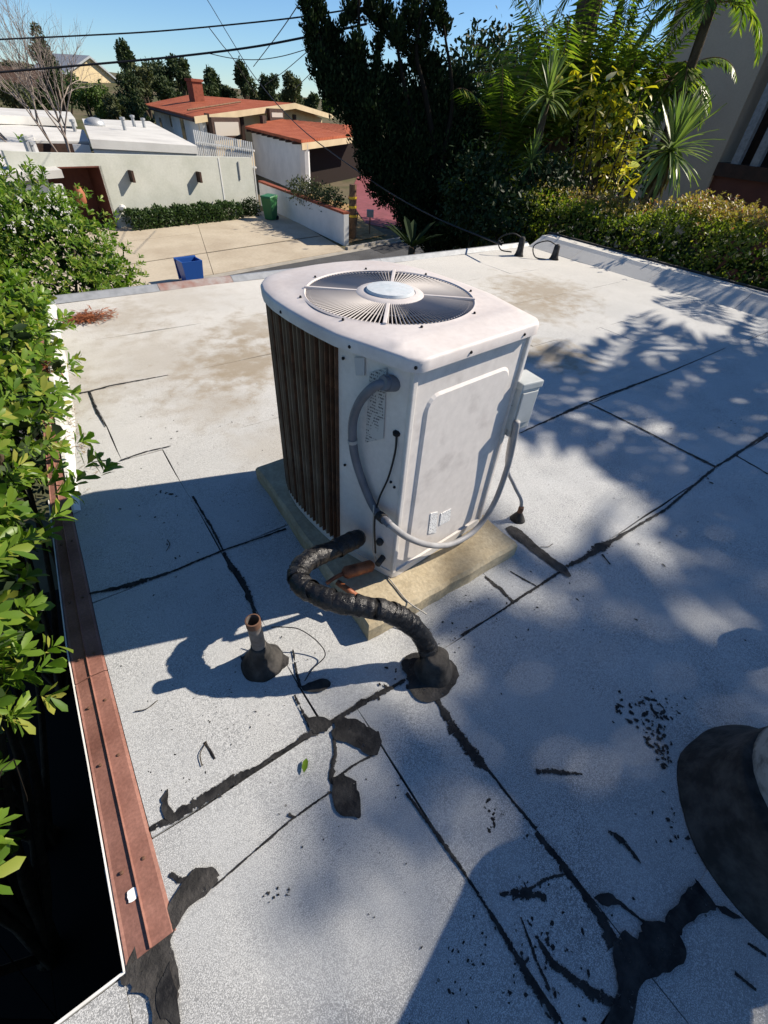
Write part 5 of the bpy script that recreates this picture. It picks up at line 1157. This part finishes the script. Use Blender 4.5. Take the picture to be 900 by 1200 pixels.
y = np.concatenate([y, rng.normal(3.35, .3, 350), rng.normal(2.55, .2, 250), rng.normal(4.9, .25, 150)]); m = len(y)
T = np.column_stack([rng.normal(8.1, .3, m), y, hedge_top(y)+rng.uniform(-.04, .12, m)+.10*(np.abs(y-3.35) < .4)*rng.random(m)])
C, D, U, Ln = rosettes(T, np.tile(np.array([0, 0, 1.0]), (m, 1))+rng.normal(scale=.3, size=(m, 3)), 5, .05); foliage('red_shoots', hd, C, D, U, Ln, LEAF_OVAL, L['redtip'])
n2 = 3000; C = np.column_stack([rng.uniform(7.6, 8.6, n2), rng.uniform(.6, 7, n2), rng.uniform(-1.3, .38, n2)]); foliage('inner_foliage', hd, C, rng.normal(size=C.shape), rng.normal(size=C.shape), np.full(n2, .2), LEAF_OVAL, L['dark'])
b = MB()
for k in range(12): b.tube([(8.0, .9+k*.52, GROUND), (8.02+random.gauss(0, .05), .95+k*.52, -.9), (8.05, .9+k*.52, .1)], [.035, .025, .01], 6)
b.build('stem', MAT['bark'], hd, kind='stuff')

# sword-leaved yuccas
def sword(bend, n=5, wd=.045):
    V = []; F = []
    for i in range(n+1):
        t = i/n; w_ = wd*(math.sin(math.pi*min(t*.85+.12, 1)) if t < .98 else .03); zz = -bend*t*t; xx = t*(1-.25*bend*t)
        V += [(xx, w_, zz+.012), (xx, 0, zz), (xx, -w_, zz+.012)]
    for i in range(n):
        a = i*3; F += [(a, a+1, a+4, a+3), (a+1, a+2, a+5, a+4)]
    return V, F
swm = []
for bd in (.08, .25, .5):
    V, F = sword(bd); me = bpy.data.meshes.new('leaf'); me.from_pydata(V, [], F); me.materials.append(L['yucca']); me.shade_smooth(); swm.append(me)
def yucca(px, py, rg_, rad, nl, label, lean=(0, 0), droop=.2):
    c = far(px, py, rg_); base = np.array([c[0]+lean[0], c[1]+lean[1], GROUND])
    r_ = thing('spiky_yucca', base, label, 'yucca', 'yuccas behind the clipped hedge')
    MB().tube(smooth_path([base, base*.4+c*.6+np.array([lean[0]*.2, 0, 0]), c], 5), list(np.linspace(.10, .055, 11)), 8).build('trunk', MAT['bark'], r_, smooth=True)
    for i in range(nl):
        u_ = i/nl; el = R(88)-u_*R(88+55*droop*2); az = i*2.39996; d = np.array([math.cos(el)*math.cos(az), math.cos(el)*math.sin(az), math.sin(el)])
        inst('leaf', swm[0 if u_ < .35 else (1 if random.random() < .6 else 2)], r_, mat_from(c+np.array([0, 0, .12*(1-u_)]), d+rng.normal(scale=.08, size=3), Zv+rng.normal(scale=.1, size=3)+np.array([1e-3, 2e-3, 0]), rad*random.uniform(.8, 1.1), OFF[r_.name]))
    if droop > .3:   # dead skirt
        nk = 60; C = np.tile(c, (nk, 1))+rng.normal(scale=.04, size=(nk, 3))-np.array([0, 0, .12]); az = rng.uniform(0, 6.28, nk); D = np.column_stack([np.cos(az)*.35, np.sin(az)*.35, -np.ones(nk)]); foliage('dead_leaves', r_, C, D, rng.normal(size=(nk, 3)), rng.uniform(.25, .5, nk), LEAF_DIA, L['straw'], .35)
    return r_
yucca(641, 118, 10.6, .56, 72, 'upper spiky yucca rosette among the dark palms left of the yellow leaves')
yucca(784, 182, 10.0, .70, 110, 'large drooping spiky yucca right of the yellow leaved shrub', (0, 0), .45)
yucca(621, 196, 10.3, .40, 54, 'small low spiky yucca just above the clipped hedge')

# yellow broad leaved shrub: leaves one by one
yv = []
for q_ in (0.9, 1.3):
    V = LEAF_BROAD[0].copy(); V[:, 1] *= q_; V[:, 2] *= 1.6; me = bpy.data.meshes.new('leaf'); me.from_pydata(V.tolist(), [], LEAF_BROAD[1]); me.materials.append(L['yellow']); me.shade_smooth(); yv.append(me)
yb_ = far(712, 225, 11.3); yb = np.array([yb_[0], yb_[1], GROUND])
ys = thing('yellow_leaved_shrub', yb, 'tall shrub with large yellowing leaves behind the middle of the clipped hedge', 'shrub')
yt = [far(px_, py_, rng.uniform(10.9, 11.7)) for px_, py_ in [(rng.normal(712, 24), rng.uniform(75, 220)) for _ in range(95)]]
for t in yt:
    for k in range(rng.integers(3, 6)):
        az = rng.uniform(0, 6.28); d = np.array([math.cos(az)*.8, math.sin(az)*.8, rng.uniform(-.9, .3)]); inst('leaf', yv[rng.integers(2)], ys, mat_from(t, d, Zv+rng.normal(scale=.4, size=3), rng.uniform(.14, .27), OFF[ys.name]))
stems('stem', ys, yb, yt, .03, MAT['bark'], 24, .6)
nn = 900; cc = np.array([far(rng.normal(706, 28), rng.uniform(110, 232), rng.uniform(11, 12)) for _ in range(nn)]); foliage('small_foliage', ys, cc, rng.normal(size=cc.shape), Zv+rng.normal(scale=.5, size=cc.shape), rng.uniform(.05, .12, nn), LEAF_OVAL, L['rhedge'])

# feather palms -----------------------------------------------------
def frond_geo(c, d0, ln, droop, nl, leaf_ln, hang=.5, ang=R(58)):
    """arching rachis from c, returns rachis path and leaflet arrays"""
    d0 = unit(np.array(d0, float)); P = [np.array(c, float)]; d = d0.copy(); n = 12
    for i in range(n): d = unit(d+np.array([0, 0, -droop/n*2*(.3+i/n)])); P.append(P[-1]+d*ln/n)
    C = []; D = []; U = []; Ln = []
    for i in range(nl):
        t = .12+.88*i/nl; k = min(int(t*n), n-1); f = t*n-k; p = P[k]+(P[k+1]-P[k])*f; dr = unit(P[k+1]-P[k]); sd = unit(np.cross(dr, Zv)); up = np.cross(sd, dr)
        for s_ in (-1, 1):
            q = math.cos(ang)*dr+math.sin(ang)*s_*sd+up*.15-Zv*hang*(.4+t*.6)+rng.normal(scale=.07, size=3)
            C.append(p); D.append(q); U.append(up+rng.normal(scale=.1, size=3)); Ln.append(leaf_ln*(math.sin(math.pi*min(.12+t*.8, 1))*.75+.25)*rng.uniform(.85, 1.1))
    return P, np.array(C), np.array(D), np.array(U), np.array(Ln)
def palm(name, base, crown, fronds, label, cat='palm', group=None, trunk_r=.09, leaf_ln=.4, nl=34, hang=.5, mat='palm', width=.28, tmat='bark'):
    r_ = thing(name, base, label, cat, group); base = np.array(base, float); crown = np.array(crown, float)
    MB().tube(smooth_path([base, (base+crown)/2+rng.normal(scale=.08, size=3), crown], 5), list(np.linspace(trunk_r*1.2, trunk_r*.8, 11)), 10).build('trunk', MAT[tmat], r_, smooth=True)
    for (d0, ln, droop) in fronds:
        P, C, D, U, Ln = frond_geo(crown+rng.normal(scale=.03, size=3), d0, ln, droop, nl, leaf_ln, hang)
        f = MB().tube(P, list(np.linspace(.014, .004, len(P))), 5).build('frond_stalk', MAT['pole'], r_, smooth=True)
        foliage('leaflets', f, C, D, U, Ln, LEAF_DIA, L[mat], width, None) if False else foliage('leaflets', r_, C, D, U, Ln, LEAF_DIA, L[mat], width, 'stuff')
    return r_
def fan(n, el0, el1, ln0, ln1, dr0, dr1, az0=0, az1=360):
    out = []
    for i in range(n):
        az = R(az0+(az1-az0)*((i*.618) % 1)); el = R(random.uniform(el0, el1)); out.append(((math.cos(az)*math.cos(el), math.sin(az)*math.cos(el), math.sin(el)), random.uniform(ln0, ln1), random.uniform(dr0, dr1)))
    return out
for px_, rg_, zt, lab, nf in ((585, 12.6, 1.3, 'leafy clump palm at the left of the palms, against the dark juniper', 26), (640, 13.2, 2.0, 'tall clump palm behind the upper yucca', 28), (700, 13.6, 2.0, 'clump palm rising behind the yellow leaved shrub', 28), (560, 12.2, .2, 'low shaded clump palm behind the far end of the hedge', 20)):
    c = far(px_, 180, rg_); c[2] = zt-1.0
    palm('clump_palm', (c[0], c[1], GROUND), c, fan(nf+6, 45, 88, 1.8, 2.9, .4, 1.1), lab, 'palm', 'clump palms behind the hedge', .07, .46, 34, .75)
c = far(836, 2, 12.8); palm('feather_palm', (c[0]+.3, c[1]-.1, GROUND), c, fan(13, 0, 50, 1.2, 1.6, 1.1, 2.0), 'feather palm hanging in front of the beige wall at the top right', 'palm', None, .10, .36, 44, .6)
c = far(786, 92, 13.6); palm('feather_palm', (c[0]+.2, c[1]+.1, GROUND), c, fan(14, 0, 45, 1.1, 1.5, 1.2, 1.9), 'feather palm with drooping fronds above the large yucca', 'palm', None, .08, .40, 44, .7)
c = far(706, -60, 14); palm('thick_palm', (c[0]+.1, c[1], GROUND), (c[0], c[1], c[2]+.9), fan(16, -10, 55, 1.8, 2.6, .9, 1.7), 'thick trunked palm rising out of the top of the picture behind the yellow shrub', 'palm', None, .27, .45, 36, .5)
c = far(752, -70, 14.4); palm('slim_palm', (c[0]-.5, c[1]-.2, GROUND), c, fan(12, -20, 50, 1.5, 2.1, 1.0, 1.8), 'slim leaning palm between the thick palm and the beige wall', 'palm', None, .07, .4, 36, .5)

# palms standing outside the picture to the right; their fronds dapple the roof
def shadow_src(x, y, z): q = z/math.tan(SUN_EL); return np.array([x+q*math.cos(SUN_AZ), y+q*math.sin(SUN_AZ), z])
c = shadow_src(3.35, 1.0, 5.2); palm('tall_feather_palm', (c[0]+.2, c[1]-.2, GROUND), c, fan(17, -5, 55, 1.5, 2.2, .9, 1.7), 'tall feather palm right of the roof, casting the streaked shade beside the unit', 'palm', 'palms on the sunny side of the roof', .13, .6, 15, .4, 'palm', .55)
c = shadow_src(2.2, -.45, 7.2); palm('tall_feather_palm', (c[0]+.2, c[1]-.3, GROUND), c, fan(15, -5, 50, 1.5, 2.3, .9, 1.6), 'taller feather palm right of the roof, shading the near tarred joints', 'palm', 'palms on the sunny side of the roof', .14, .65, 14, .4, 'palm', .5)
c = shadow_src(1.0, -.4, 8.6); palm('tall_feather_palm', (c[0]+.2, c[1]-.3, GROUND), c, [((-.69, .72, .12), 1.8, .5), ((-.86, .50, .1), 1.5, .5), ((.8, -.5, .3), 1.5, .9), ((.3, -.9, .3), 1.5, .9), ((.6, -.2, .6), 1.4, .9)], 'tallest feather palm right of the roof, softly shading the nearest tar patches', 'palm', 'palms on the sunny side of the roof', .11, .30, 20, .4, 'palm', .45)
c = shadow_src(1.5, -.02, 7.8); palm('tall_feather_palm', (c[0]+.2, c[1]-.3, GROUND), c, fan(8, -5, 40, .8, 1.15, .8, 1.4, 100, 300), 'small crowned feather palm right of the roof, shading the spattered tar beside the flue', 'palm', 'palms on the sunny side of the roof', .10, .42, 15, .4, 'palm', .5)
c = shadow_src(5.3, .7, 4.4); palm('tall_feather_palm', (c[0]+.2, c[1]-.2, GROUND), c, fan(16, -5, 50, 1.4, 2.0, .9, 1.7), 'lower feather palm right of the roof, shading the right hand roof corner', 'palm', 'palms on the sunny side of the roof', .12, .55, 15, .4, 'palm', .55)
c = shadow_src(6.75, 2.3, 2.4); palm('tall_feather_palm', (c[0]+.2, c[1]-.2, GROUND), c, fan(12, 0, 50, .8, 1.2, .9, 1.7), 'lowest feather palm beyond the right kerb, dappling the kerb with crisp shade', 'palm', 'palms on the sunny side of the roof', .08, .3, 26, .5)

# dark twisted juniper in the front yard
def juniper(base, clumps, limbs, label, dens, ll, name='juniper_tree', rg_=11.5, mat='juniper', cat='tree', trunk_r=.11):
    r_ = thing(name, base, label, cat)
    cs = []; rs = []
    for (x, y, pr_, dr) in clumps:
        p = far(x, y, rg_+dr); dep = (p-np.array([0, 0, CAM_H]))@BF; cs.append(p); rs.append(pr_*dep/FPX)
    b = MB(); base = np.array(base, float)
    for lm in limbs:
        pts = [base]+[far(x, y, rg_) for x, y in lm]; sp_ = smooth_path(pts, 5); b.tube(sp_, list(np.linspace(trunk_r*.8, trunk_r*.15, len(sp_))), 7)
    b.build('trunk', MAT['bark_dark'], r_, smooth=True)
    C = []; D = []; U = []; Ln = []
    for p, q in zip(cs, rs):
        n = int(dens*(q/.4)**2)+50; u = unit(rng.normal(size=(n, 3))); s_ = rng.uniform(.25, 1.0, n)**.5
        lump = 1+.25*np.sin(u[:, 0]*5+p[0]*9)*np.sin(u[:, 2]*6+p[1]*7); pos = p+u*np.array([1, 1, 1.25])*(q*s_*lump)[:, None]
        C.append(pos); D.append(unit(u*.6+np.array([0, 0, .9])+rng.normal(scale=.35, size=u.shape))); U.append(u+rng.normal(scale=.4, size=u.shape)); Ln.append(rng.uniform(.6, 1.2, n)*ll)
    foliage('crown', r_, np.concatenate(C), np.concatenate(D), np.concatenate(U), np.concatenate(Ln), LEAF_OVAL, L[mat])
    ci = np.concatenate([p+unit(rng.normal(size=(70, 3)))*(q*rng.uniform(.1, .72, 70))[:, None] for p, q in zip(cs, rs)]); li = np.concatenate([np.full(70, q*.62) for q in rs])
    foliage('inner_foliage', r_, ci, rng.normal(size=ci.shape), rng.normal(size=ci.shape), li, LEAF_OVAL, L[mat])
    return r_
jc = [(358, 6, 9, 0), (364, 30, 10, 0), (369, 55, 12, .1), (378, 80, 16, 0), (386, 100, 15, -.1), (398, 84, 20, .2), (408, 110, 24, 0), (381, 42, 13, .2), (374, 14, 9, .1), (394, 52, 11, .3), (402, 28, 5, 0), (412, 14, 11, .3), (418, 58, 12, -.1), (417, 78, 14, .1), (436, 12, 11, .2), (451, 24, 13, .4), (464, 40, 12, 0), (484, 18, 16, .3), (496, 44, 11, .1), (510, 12, 12, 0), (474, 56, 8, .2), (443, 54, 7, .2), (441, 74, 7, 0), (468, 82, 6, .1), (436, 94, 9, 0), (454, 97, 12, .2), (488, 72, 11, .3), (520, 32, 8, .2), (505, 78, 12, .4),
      (432, 128, 27, 0), (470, 128, 27, .3), (508, 120, 27, .5), (426, 156, 17, -.1), (448, 172, 28, .1), (484, 178, 32, .2), (522, 165, 32, .4), (432, 190, 15, 0), (450, 212, 22, 0), (486, 226, 30, .1), (524, 218, 34, .3), (488, 262, 20, 0), (516, 272, 28, .2), (548, 262, 30, .3), (552, 200, 28, .4), (545, 148, 24, .5), (475, 245, 15, -.1), (535, 110, 18, .5)]
jl = [[(500, 240), (430, 160), (395, 90), (360, 10)], [(500, 240), (450, 140), (424, 60), (420, -20)], [(505, 230), (480, 130), (470, 80), (460, 20)], [(510, 220), (500, 120), (488, 60), (500, -10)], [(515, 220), (530, 120), (520, 30)]]
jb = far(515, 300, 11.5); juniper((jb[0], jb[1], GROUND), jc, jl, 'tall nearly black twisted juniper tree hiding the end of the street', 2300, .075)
# big dark tree across the street that shades the pink drive and garage
tb = np.array([19.5, 20.5, GROUND])
def crown_tree(name, base, blobs, n, ll, mat, label, trunk_r=.25, cat='tree', group=None, tpl=LEAF_OVAL, tmat='bark'):
    r_ = thing(name, base, label, cat, group); base = np.array(base, float)
    P, A = sample_blobs(blobs, n, .35, None, .3)
    foliage('crown', r_, P, unit(A*.5+rng.normal(scale=.7, size=P.shape)), A+rng.normal(scale=.5, size=P.shape), rng.uniform(.6, 1.2, n)*ll, tpl, L[mat])
    b = MB(); bl = sorted(blobs, key=lambda q: q[2])
    for q in bl[:7]:
        t = np.array(q[:3]); b.tube(smooth_path([base, base*.5+t*.5+rng.normal(scale=trunk_r, size=3)*np.array([1, 1, .2]), t], 4), list(np.linspace(trunk_r, trunk_r*.25, 9)), 7)
    b.build('trunk', MAT[tmat], r_, smooth=True); return r_
crown_tree('street_tree', tb, [(19.2, 20.8, .6, 2.6, 2.6, 2.4), (20.5, 19.0, .8, 2.6, 2.4, 2.6), (18.4, 22.2, -.4, 1.8, 2.0, 1.6), (21.0, 21.5, 2.0, 2.6, 2.6, 2.4), (18.2, 19.8, -.8, 1.7, 1.6, 1.8)], 9000, .26, 'juniper', 'dark broad tree behind the juniper shading the pink driveway')
# shaded understorey between juniper and palms
u1 = [far(560, 230, 10.6), far(600, 150, 15.0), far(575, 90, 16.0), far(590, 250, 9.8), far(530, 60, 14)]
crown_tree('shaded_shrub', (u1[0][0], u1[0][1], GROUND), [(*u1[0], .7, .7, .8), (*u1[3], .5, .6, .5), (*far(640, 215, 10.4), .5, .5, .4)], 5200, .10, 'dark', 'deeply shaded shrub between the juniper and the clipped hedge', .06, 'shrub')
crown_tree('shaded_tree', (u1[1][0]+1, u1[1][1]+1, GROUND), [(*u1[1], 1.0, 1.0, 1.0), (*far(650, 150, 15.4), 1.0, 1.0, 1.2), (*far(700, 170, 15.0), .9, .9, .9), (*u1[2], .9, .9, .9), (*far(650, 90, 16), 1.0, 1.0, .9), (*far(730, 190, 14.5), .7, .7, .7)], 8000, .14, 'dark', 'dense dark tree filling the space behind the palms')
V = LEAF_BROAD[0].copy(); V[:, 1] *= .55; agm = bpy.data.meshes.new('leaf'); agm.from_pydata(V.tolist(), [], LEAF_BROAD[1]); agm.materials.append(L['juniper'])
c = far(483, 290, 8.4); sA_ = thing('dark_agave', (c[0], c[1], GROUND), 'dark broad leaved plant peeping over the far roof edge beside the street', 'plant')
MB().tube([(c[0], c[1], GROUND), (c[0], c[1], c[2])], .06, 7).build('trunk', MAT['bark'], sA_)
for i in range(16):
    az = i*2.4; d = np.array([math.cos(az)*.8, math.sin(az)*.8, .25+.5*random.random()]); inst('leaf', agm, sA_, mat_from(c, d, Zv+np.array([.01, .02, 0]), random.uniform(.4, .6), OFF[sA_.name]))

# ---- greenery across the street
def strip_hedge(name, a, b_, hw_, h_, n, ll, mat, label, cat='hedge'):
    a = np.array(a[:2]); b_ = np.array(b_[:2]); t = b_-a; nl = np.array([-t[1], t[0]])/np.linalg.norm(t); m_ = (a+b_)/2
    r_ = thing(name, (m_[0], m_[1], GROUND), label, cat)
    u = rng.random(n); v = rng.uniform(-1, 1, n); z = np.where(rng.random(n) < .5, h_-np.abs(rng.normal(0, .06, n)), rng.uniform(0, h_, n)); v = np.where(z < h_*.8, np.where(rng.random(n) < .8, -1, 1)*rng.uniform(.8, 1, n), v)
    h2 = 1+.12*np.sin(u*31)+.1*np.sin(u*77); nn_ = nl if nl@m_ > 0 else -nl
    P = np.column_stack([a[0]+t[0]*u+nn_[0]*v*hw_, a[1]+t[1]*u+nn_[1]*v*hw_, GROUND+z*h2+.02])
    foliage('foliage', r_, P, rng.normal(size=P.shape)+np.array([0, 0, .4]), Zv+rng.normal(scale=.7, size=P.shape), rng.uniform(.6, 1.2, n)*ll, LEAF_OVAL, L[mat]); 
    b = MB()
    for k in range(6): q = a+t*(k+.5)/6; b.tube([(q[0], q[1], GROUND), (q[0], q[1], GROUND+h_*.7)], .03, 5)
    b.build('stem', MAT['bark'], r_, kind='stuff'); return r_
strip_hedge('low_hedge', WA+wt*.4-wn*.55, WA+wt*6.2-wn*.6, .42, .62, 6500, .15, 'gcover', 'low dark green hedge along the foot of the pale wall')
c = lvl(294, 253, GROUND)
crown_tree('small_bush', c, [(c[0], c[1], GROUND+.35, .5, .45, .4)], 900, .13, 'dark', 'small dark bush in the shaded corner beside the green bin', .03, 'bush')
c = far(362, 226, 27.5); c2 = far(390, 238, 25.5)
crown_tree('dry_shrub', (c[0], c[1], GROUND), [(*c, .75, .8, .55), (*far(350, 222, 28.5), .6, .6, .5), (*far(375, 232, 26.5), .6, .6, .5)], 1600, .14, 'far_olive', 'pale dry looking shrub behind the brick coping of the low wall', .03, 'shrub')
crown_tree('dry_shrub', (c2[0], c2[1], GROUND), [(*c2, .55, .6, .6)], 800, .13, 'far_green', 'darker green shrub nearest the wooden pole behind the low wall', .03, 'shrub')
TREES = [  # px, py of crown centre, crown half width/height in px, range, leaf set, label
 (57, 68, 16, 26, 70, 'far_green', 'dark conical tree directly behind the bare tree'),
 (108, 112, 26, 24, 62, 'far_lime', 'bright green leafy tree below the yellow house'),
 (152, 112, 18, 20, 66, 'far_green', 'dark tree right of the bright green tree'),
 (144, 66, 10, 18, 112, 'far_green', 'slender feathery tree right of the yellow house'),
 (187, 88, 27, 26, 88, 'far_green', 'large dark spreading tree behind the red roof'),
 (168, 98, 14, 20, 80, 'far_olive', 'olive tree in front of the large dark tree'),
 (212, 92, 14, 18, 84, 'far_green', 'rounded tree left of the brick chimney'),
 (249, 96, 11, 17, 96, 'far_green', 'narrow tree just right of the brick chimney'),
 (287, 95, 12, 18, 98, 'far_green', 'tallest tree above the middle of the red roof'),
 (311, 103, 12, 13, 100, 'far_green', 'round tree right of the tallest ridge tree'),
 (343, 106, 13, 16, 104, 'far_olive', 'airy grey green tree near the juniper'),
 (366, 120, 10, 9, 100, 'far_green', 'low tree over the right end of the red roof'),
 (384, 122, 9, 11, 108, 'far_lime', 'pale low tree touching the juniper outline'),
 (18, 112, 28, 16, 58, 'far_olive', 'olive bush mass at the far left below the hillside house'),
 (72, 112, 16, 18, 74, 'far_green', 'dark bush behind the base of the bare tree'),
 (160, 128, 14, 14, 58, 'far_green', 'small palm like tree at the left end of the red house'),
 (15, 82, 22, 10, 108, 'far_olive', 'hazy hilltop shrub above the hillside house'),
 (232, 108, 18, 8, 90, 'far_green', 'low dark foliage behind the brick chimney'),
 (262, 112, 22, 9, 100, 'far_green', 'low dark foliage right of the brick chimney'),
 (298, 116, 22, 9, 104, 'far_olive', 'low olive foliage below the tallest ridge tree'),
 (200, 108, 22, 14, 82, 'far_green', 'dense dark foliage left of the chimney above the eave'),
 (132, 128, 16, 12, 60, 'far_olive', 'olive bush at the back edge of the white roof'),
 (40, 120, 20, 14, 62, 'far_green', 'dark bush left of the base of the bare tree'),
 (95, 100, 30, 12, 118, 'far_olive', 'hazy olive slope of trees right behind the bright green tree'),
 (170, 104, 30, 12, 120, 'far_olive', 'hazy olive trees on the slope left of the large dark tree'),
 (228, 104, 24, 9, 122, 'far_olive', 'hazy olive trees on the skyline behind the brick chimney'),
 (45, 100, 26, 12, 112, 'far_olive', 'hazy olive slope left of the dark conical tree'),
 (330, 118, 22, 9, 112, 'far_green', 'low far foliage along the horizon beside the juniper')]
for (x, y, rw, rh_, rg_, mt, lab) in TREES:
    c = far(x, y, rg_); k = ((c-np.array([0, 0, CAM_H]))@BF)/FPX; rw *= k*.85; rh_ *= k*.78; bl = []
    for i in range(9):
        u = rng.normal(size=3)*np.array([.45, .45, .45]); f = rng.uniform(.32, .55); bl.append((c[0]+u[0]*rw, c[1]+u[1]*rw, c[2]+u[2]*rh_, rw*f, rw*f, rh_*f))
    crown_tree('hillside_tree', (c[0], c[1], terrain(c[0], c[1])), bl, 2600, .34*(rg_/75), mt, lab, .16, 'tree', 'trees on the hillside')
# bare tree in the atrium
bt0 = far(72, 158, 30.0); bt = thing('bare_tree', (bt0[0], bt0[1], GROUND), 'leafless pale many stemmed tree rising through the roof of the white house', 'tree')
trb = MB(); brb = MB()
def grow(b, p, d, ln, r_, lev):
    n = 4; P = [p]; q = d
    for i in range(n): q = unit(q+rng.normal(scale=.13, size=3)+np.array([0, 0, .03])); P.append(P[-1]+q*ln/n)
    b.tube(P, list(np.linspace(r_, r_*.55, n+1)), 5 if lev < 2 else 4)
    if lev >= 5: return
    for k in range(3 if lev else 4):
        i = n-(k % 3) if lev else n-(k % 2); s_ = unit(rng.normal(size=3)); nd = unit(q+s_*.55+np.array([0, 0, .12])); grow(brb, P[i], nd, ln*rng.uniform(.55, .8), r_*.55, lev+1)
for lean in ((-.75, 0), (-.35, .2), (.12, -.1), (-.12, .1)):
    dv = unit(np.array([BR[0], BR[1], 0])*lean[0]*1.6+np.array([0, lean[1], 0])+Zv); grow(trb, np.array([bt0[0], bt0[1], GROUND+1.0]), dv, 2.5, .065, 0)
trb.tube([(bt0[0], bt0[1], GROUND), (bt0[0], bt0[1], GROUND+1.1)], [.16, .10], 8)
trb.build('trunk', MAT['bark_pale'], bt, smooth=True); brb.build('branches', MAT['bark_pale'], bt, smooth=True, kind='stuff')

# ---- overhead cables
WIRES = [([(-40, 48, 17), (90, 42, 16.5), (180, 37, 16), (270, 29, 15.5), (352, 20, 15), (430, 8, 14.5)], .020, 'upper thin power cable crossing the sky from the left edge to the juniper'),
 ([(-40, 88, 15), (90, 77, 14.5), (200, 67, 14), (290, 56, 13.5), (356, 44, 13), (430, 28, 12.5)], .026, 'lower thicker power cable crossing the bare tree and yellow house'),
 ([(225, -25, 26), (243, 0, 24), (270, 45, 21.5), (300, 92, 19), (350, 148, 15.5), (430, 208, 11.5), (500, 250, 9), (588, 287, 7.0)], .016, 'long service cable descending from the sky to the far roof corner'),
 ([(356, -6, 17), (348, 8, 18), (326, 40, 21), (297, 78, 26)], .018, 'short cable slanting down left near the juniper top'),
 ([(244, 31, 22), (260, 52, 23), (274, 70, 24), (300, 112, 27)], .018, 'cable slanting down right in front of the ridge trees'),
 ([(242, 62, 24), (270, 68, 23), (300, 70, 22), (330, 66, 21), (362, 57, 20)], .016, 'sagging cable between the crossing wires and the juniper'),
 ([(310, 100, 26), (335, 82, 24), (372, 50, 21)], .016, 'faint cable rising right above the airy grey green tree'),
 ([(345, 105, 26), (358, 92, 24), (378, 72, 22)], .016, 'shortest cable rising right beside the juniper outline')]
for pts, r_, lab in WIRES:
    P = smooth_path([far(*p) for p in pts], 6); MB().tube(P, r_*.72, 5).build('overhead_cable', MAT['wire'], None, lab, 'cable', None)
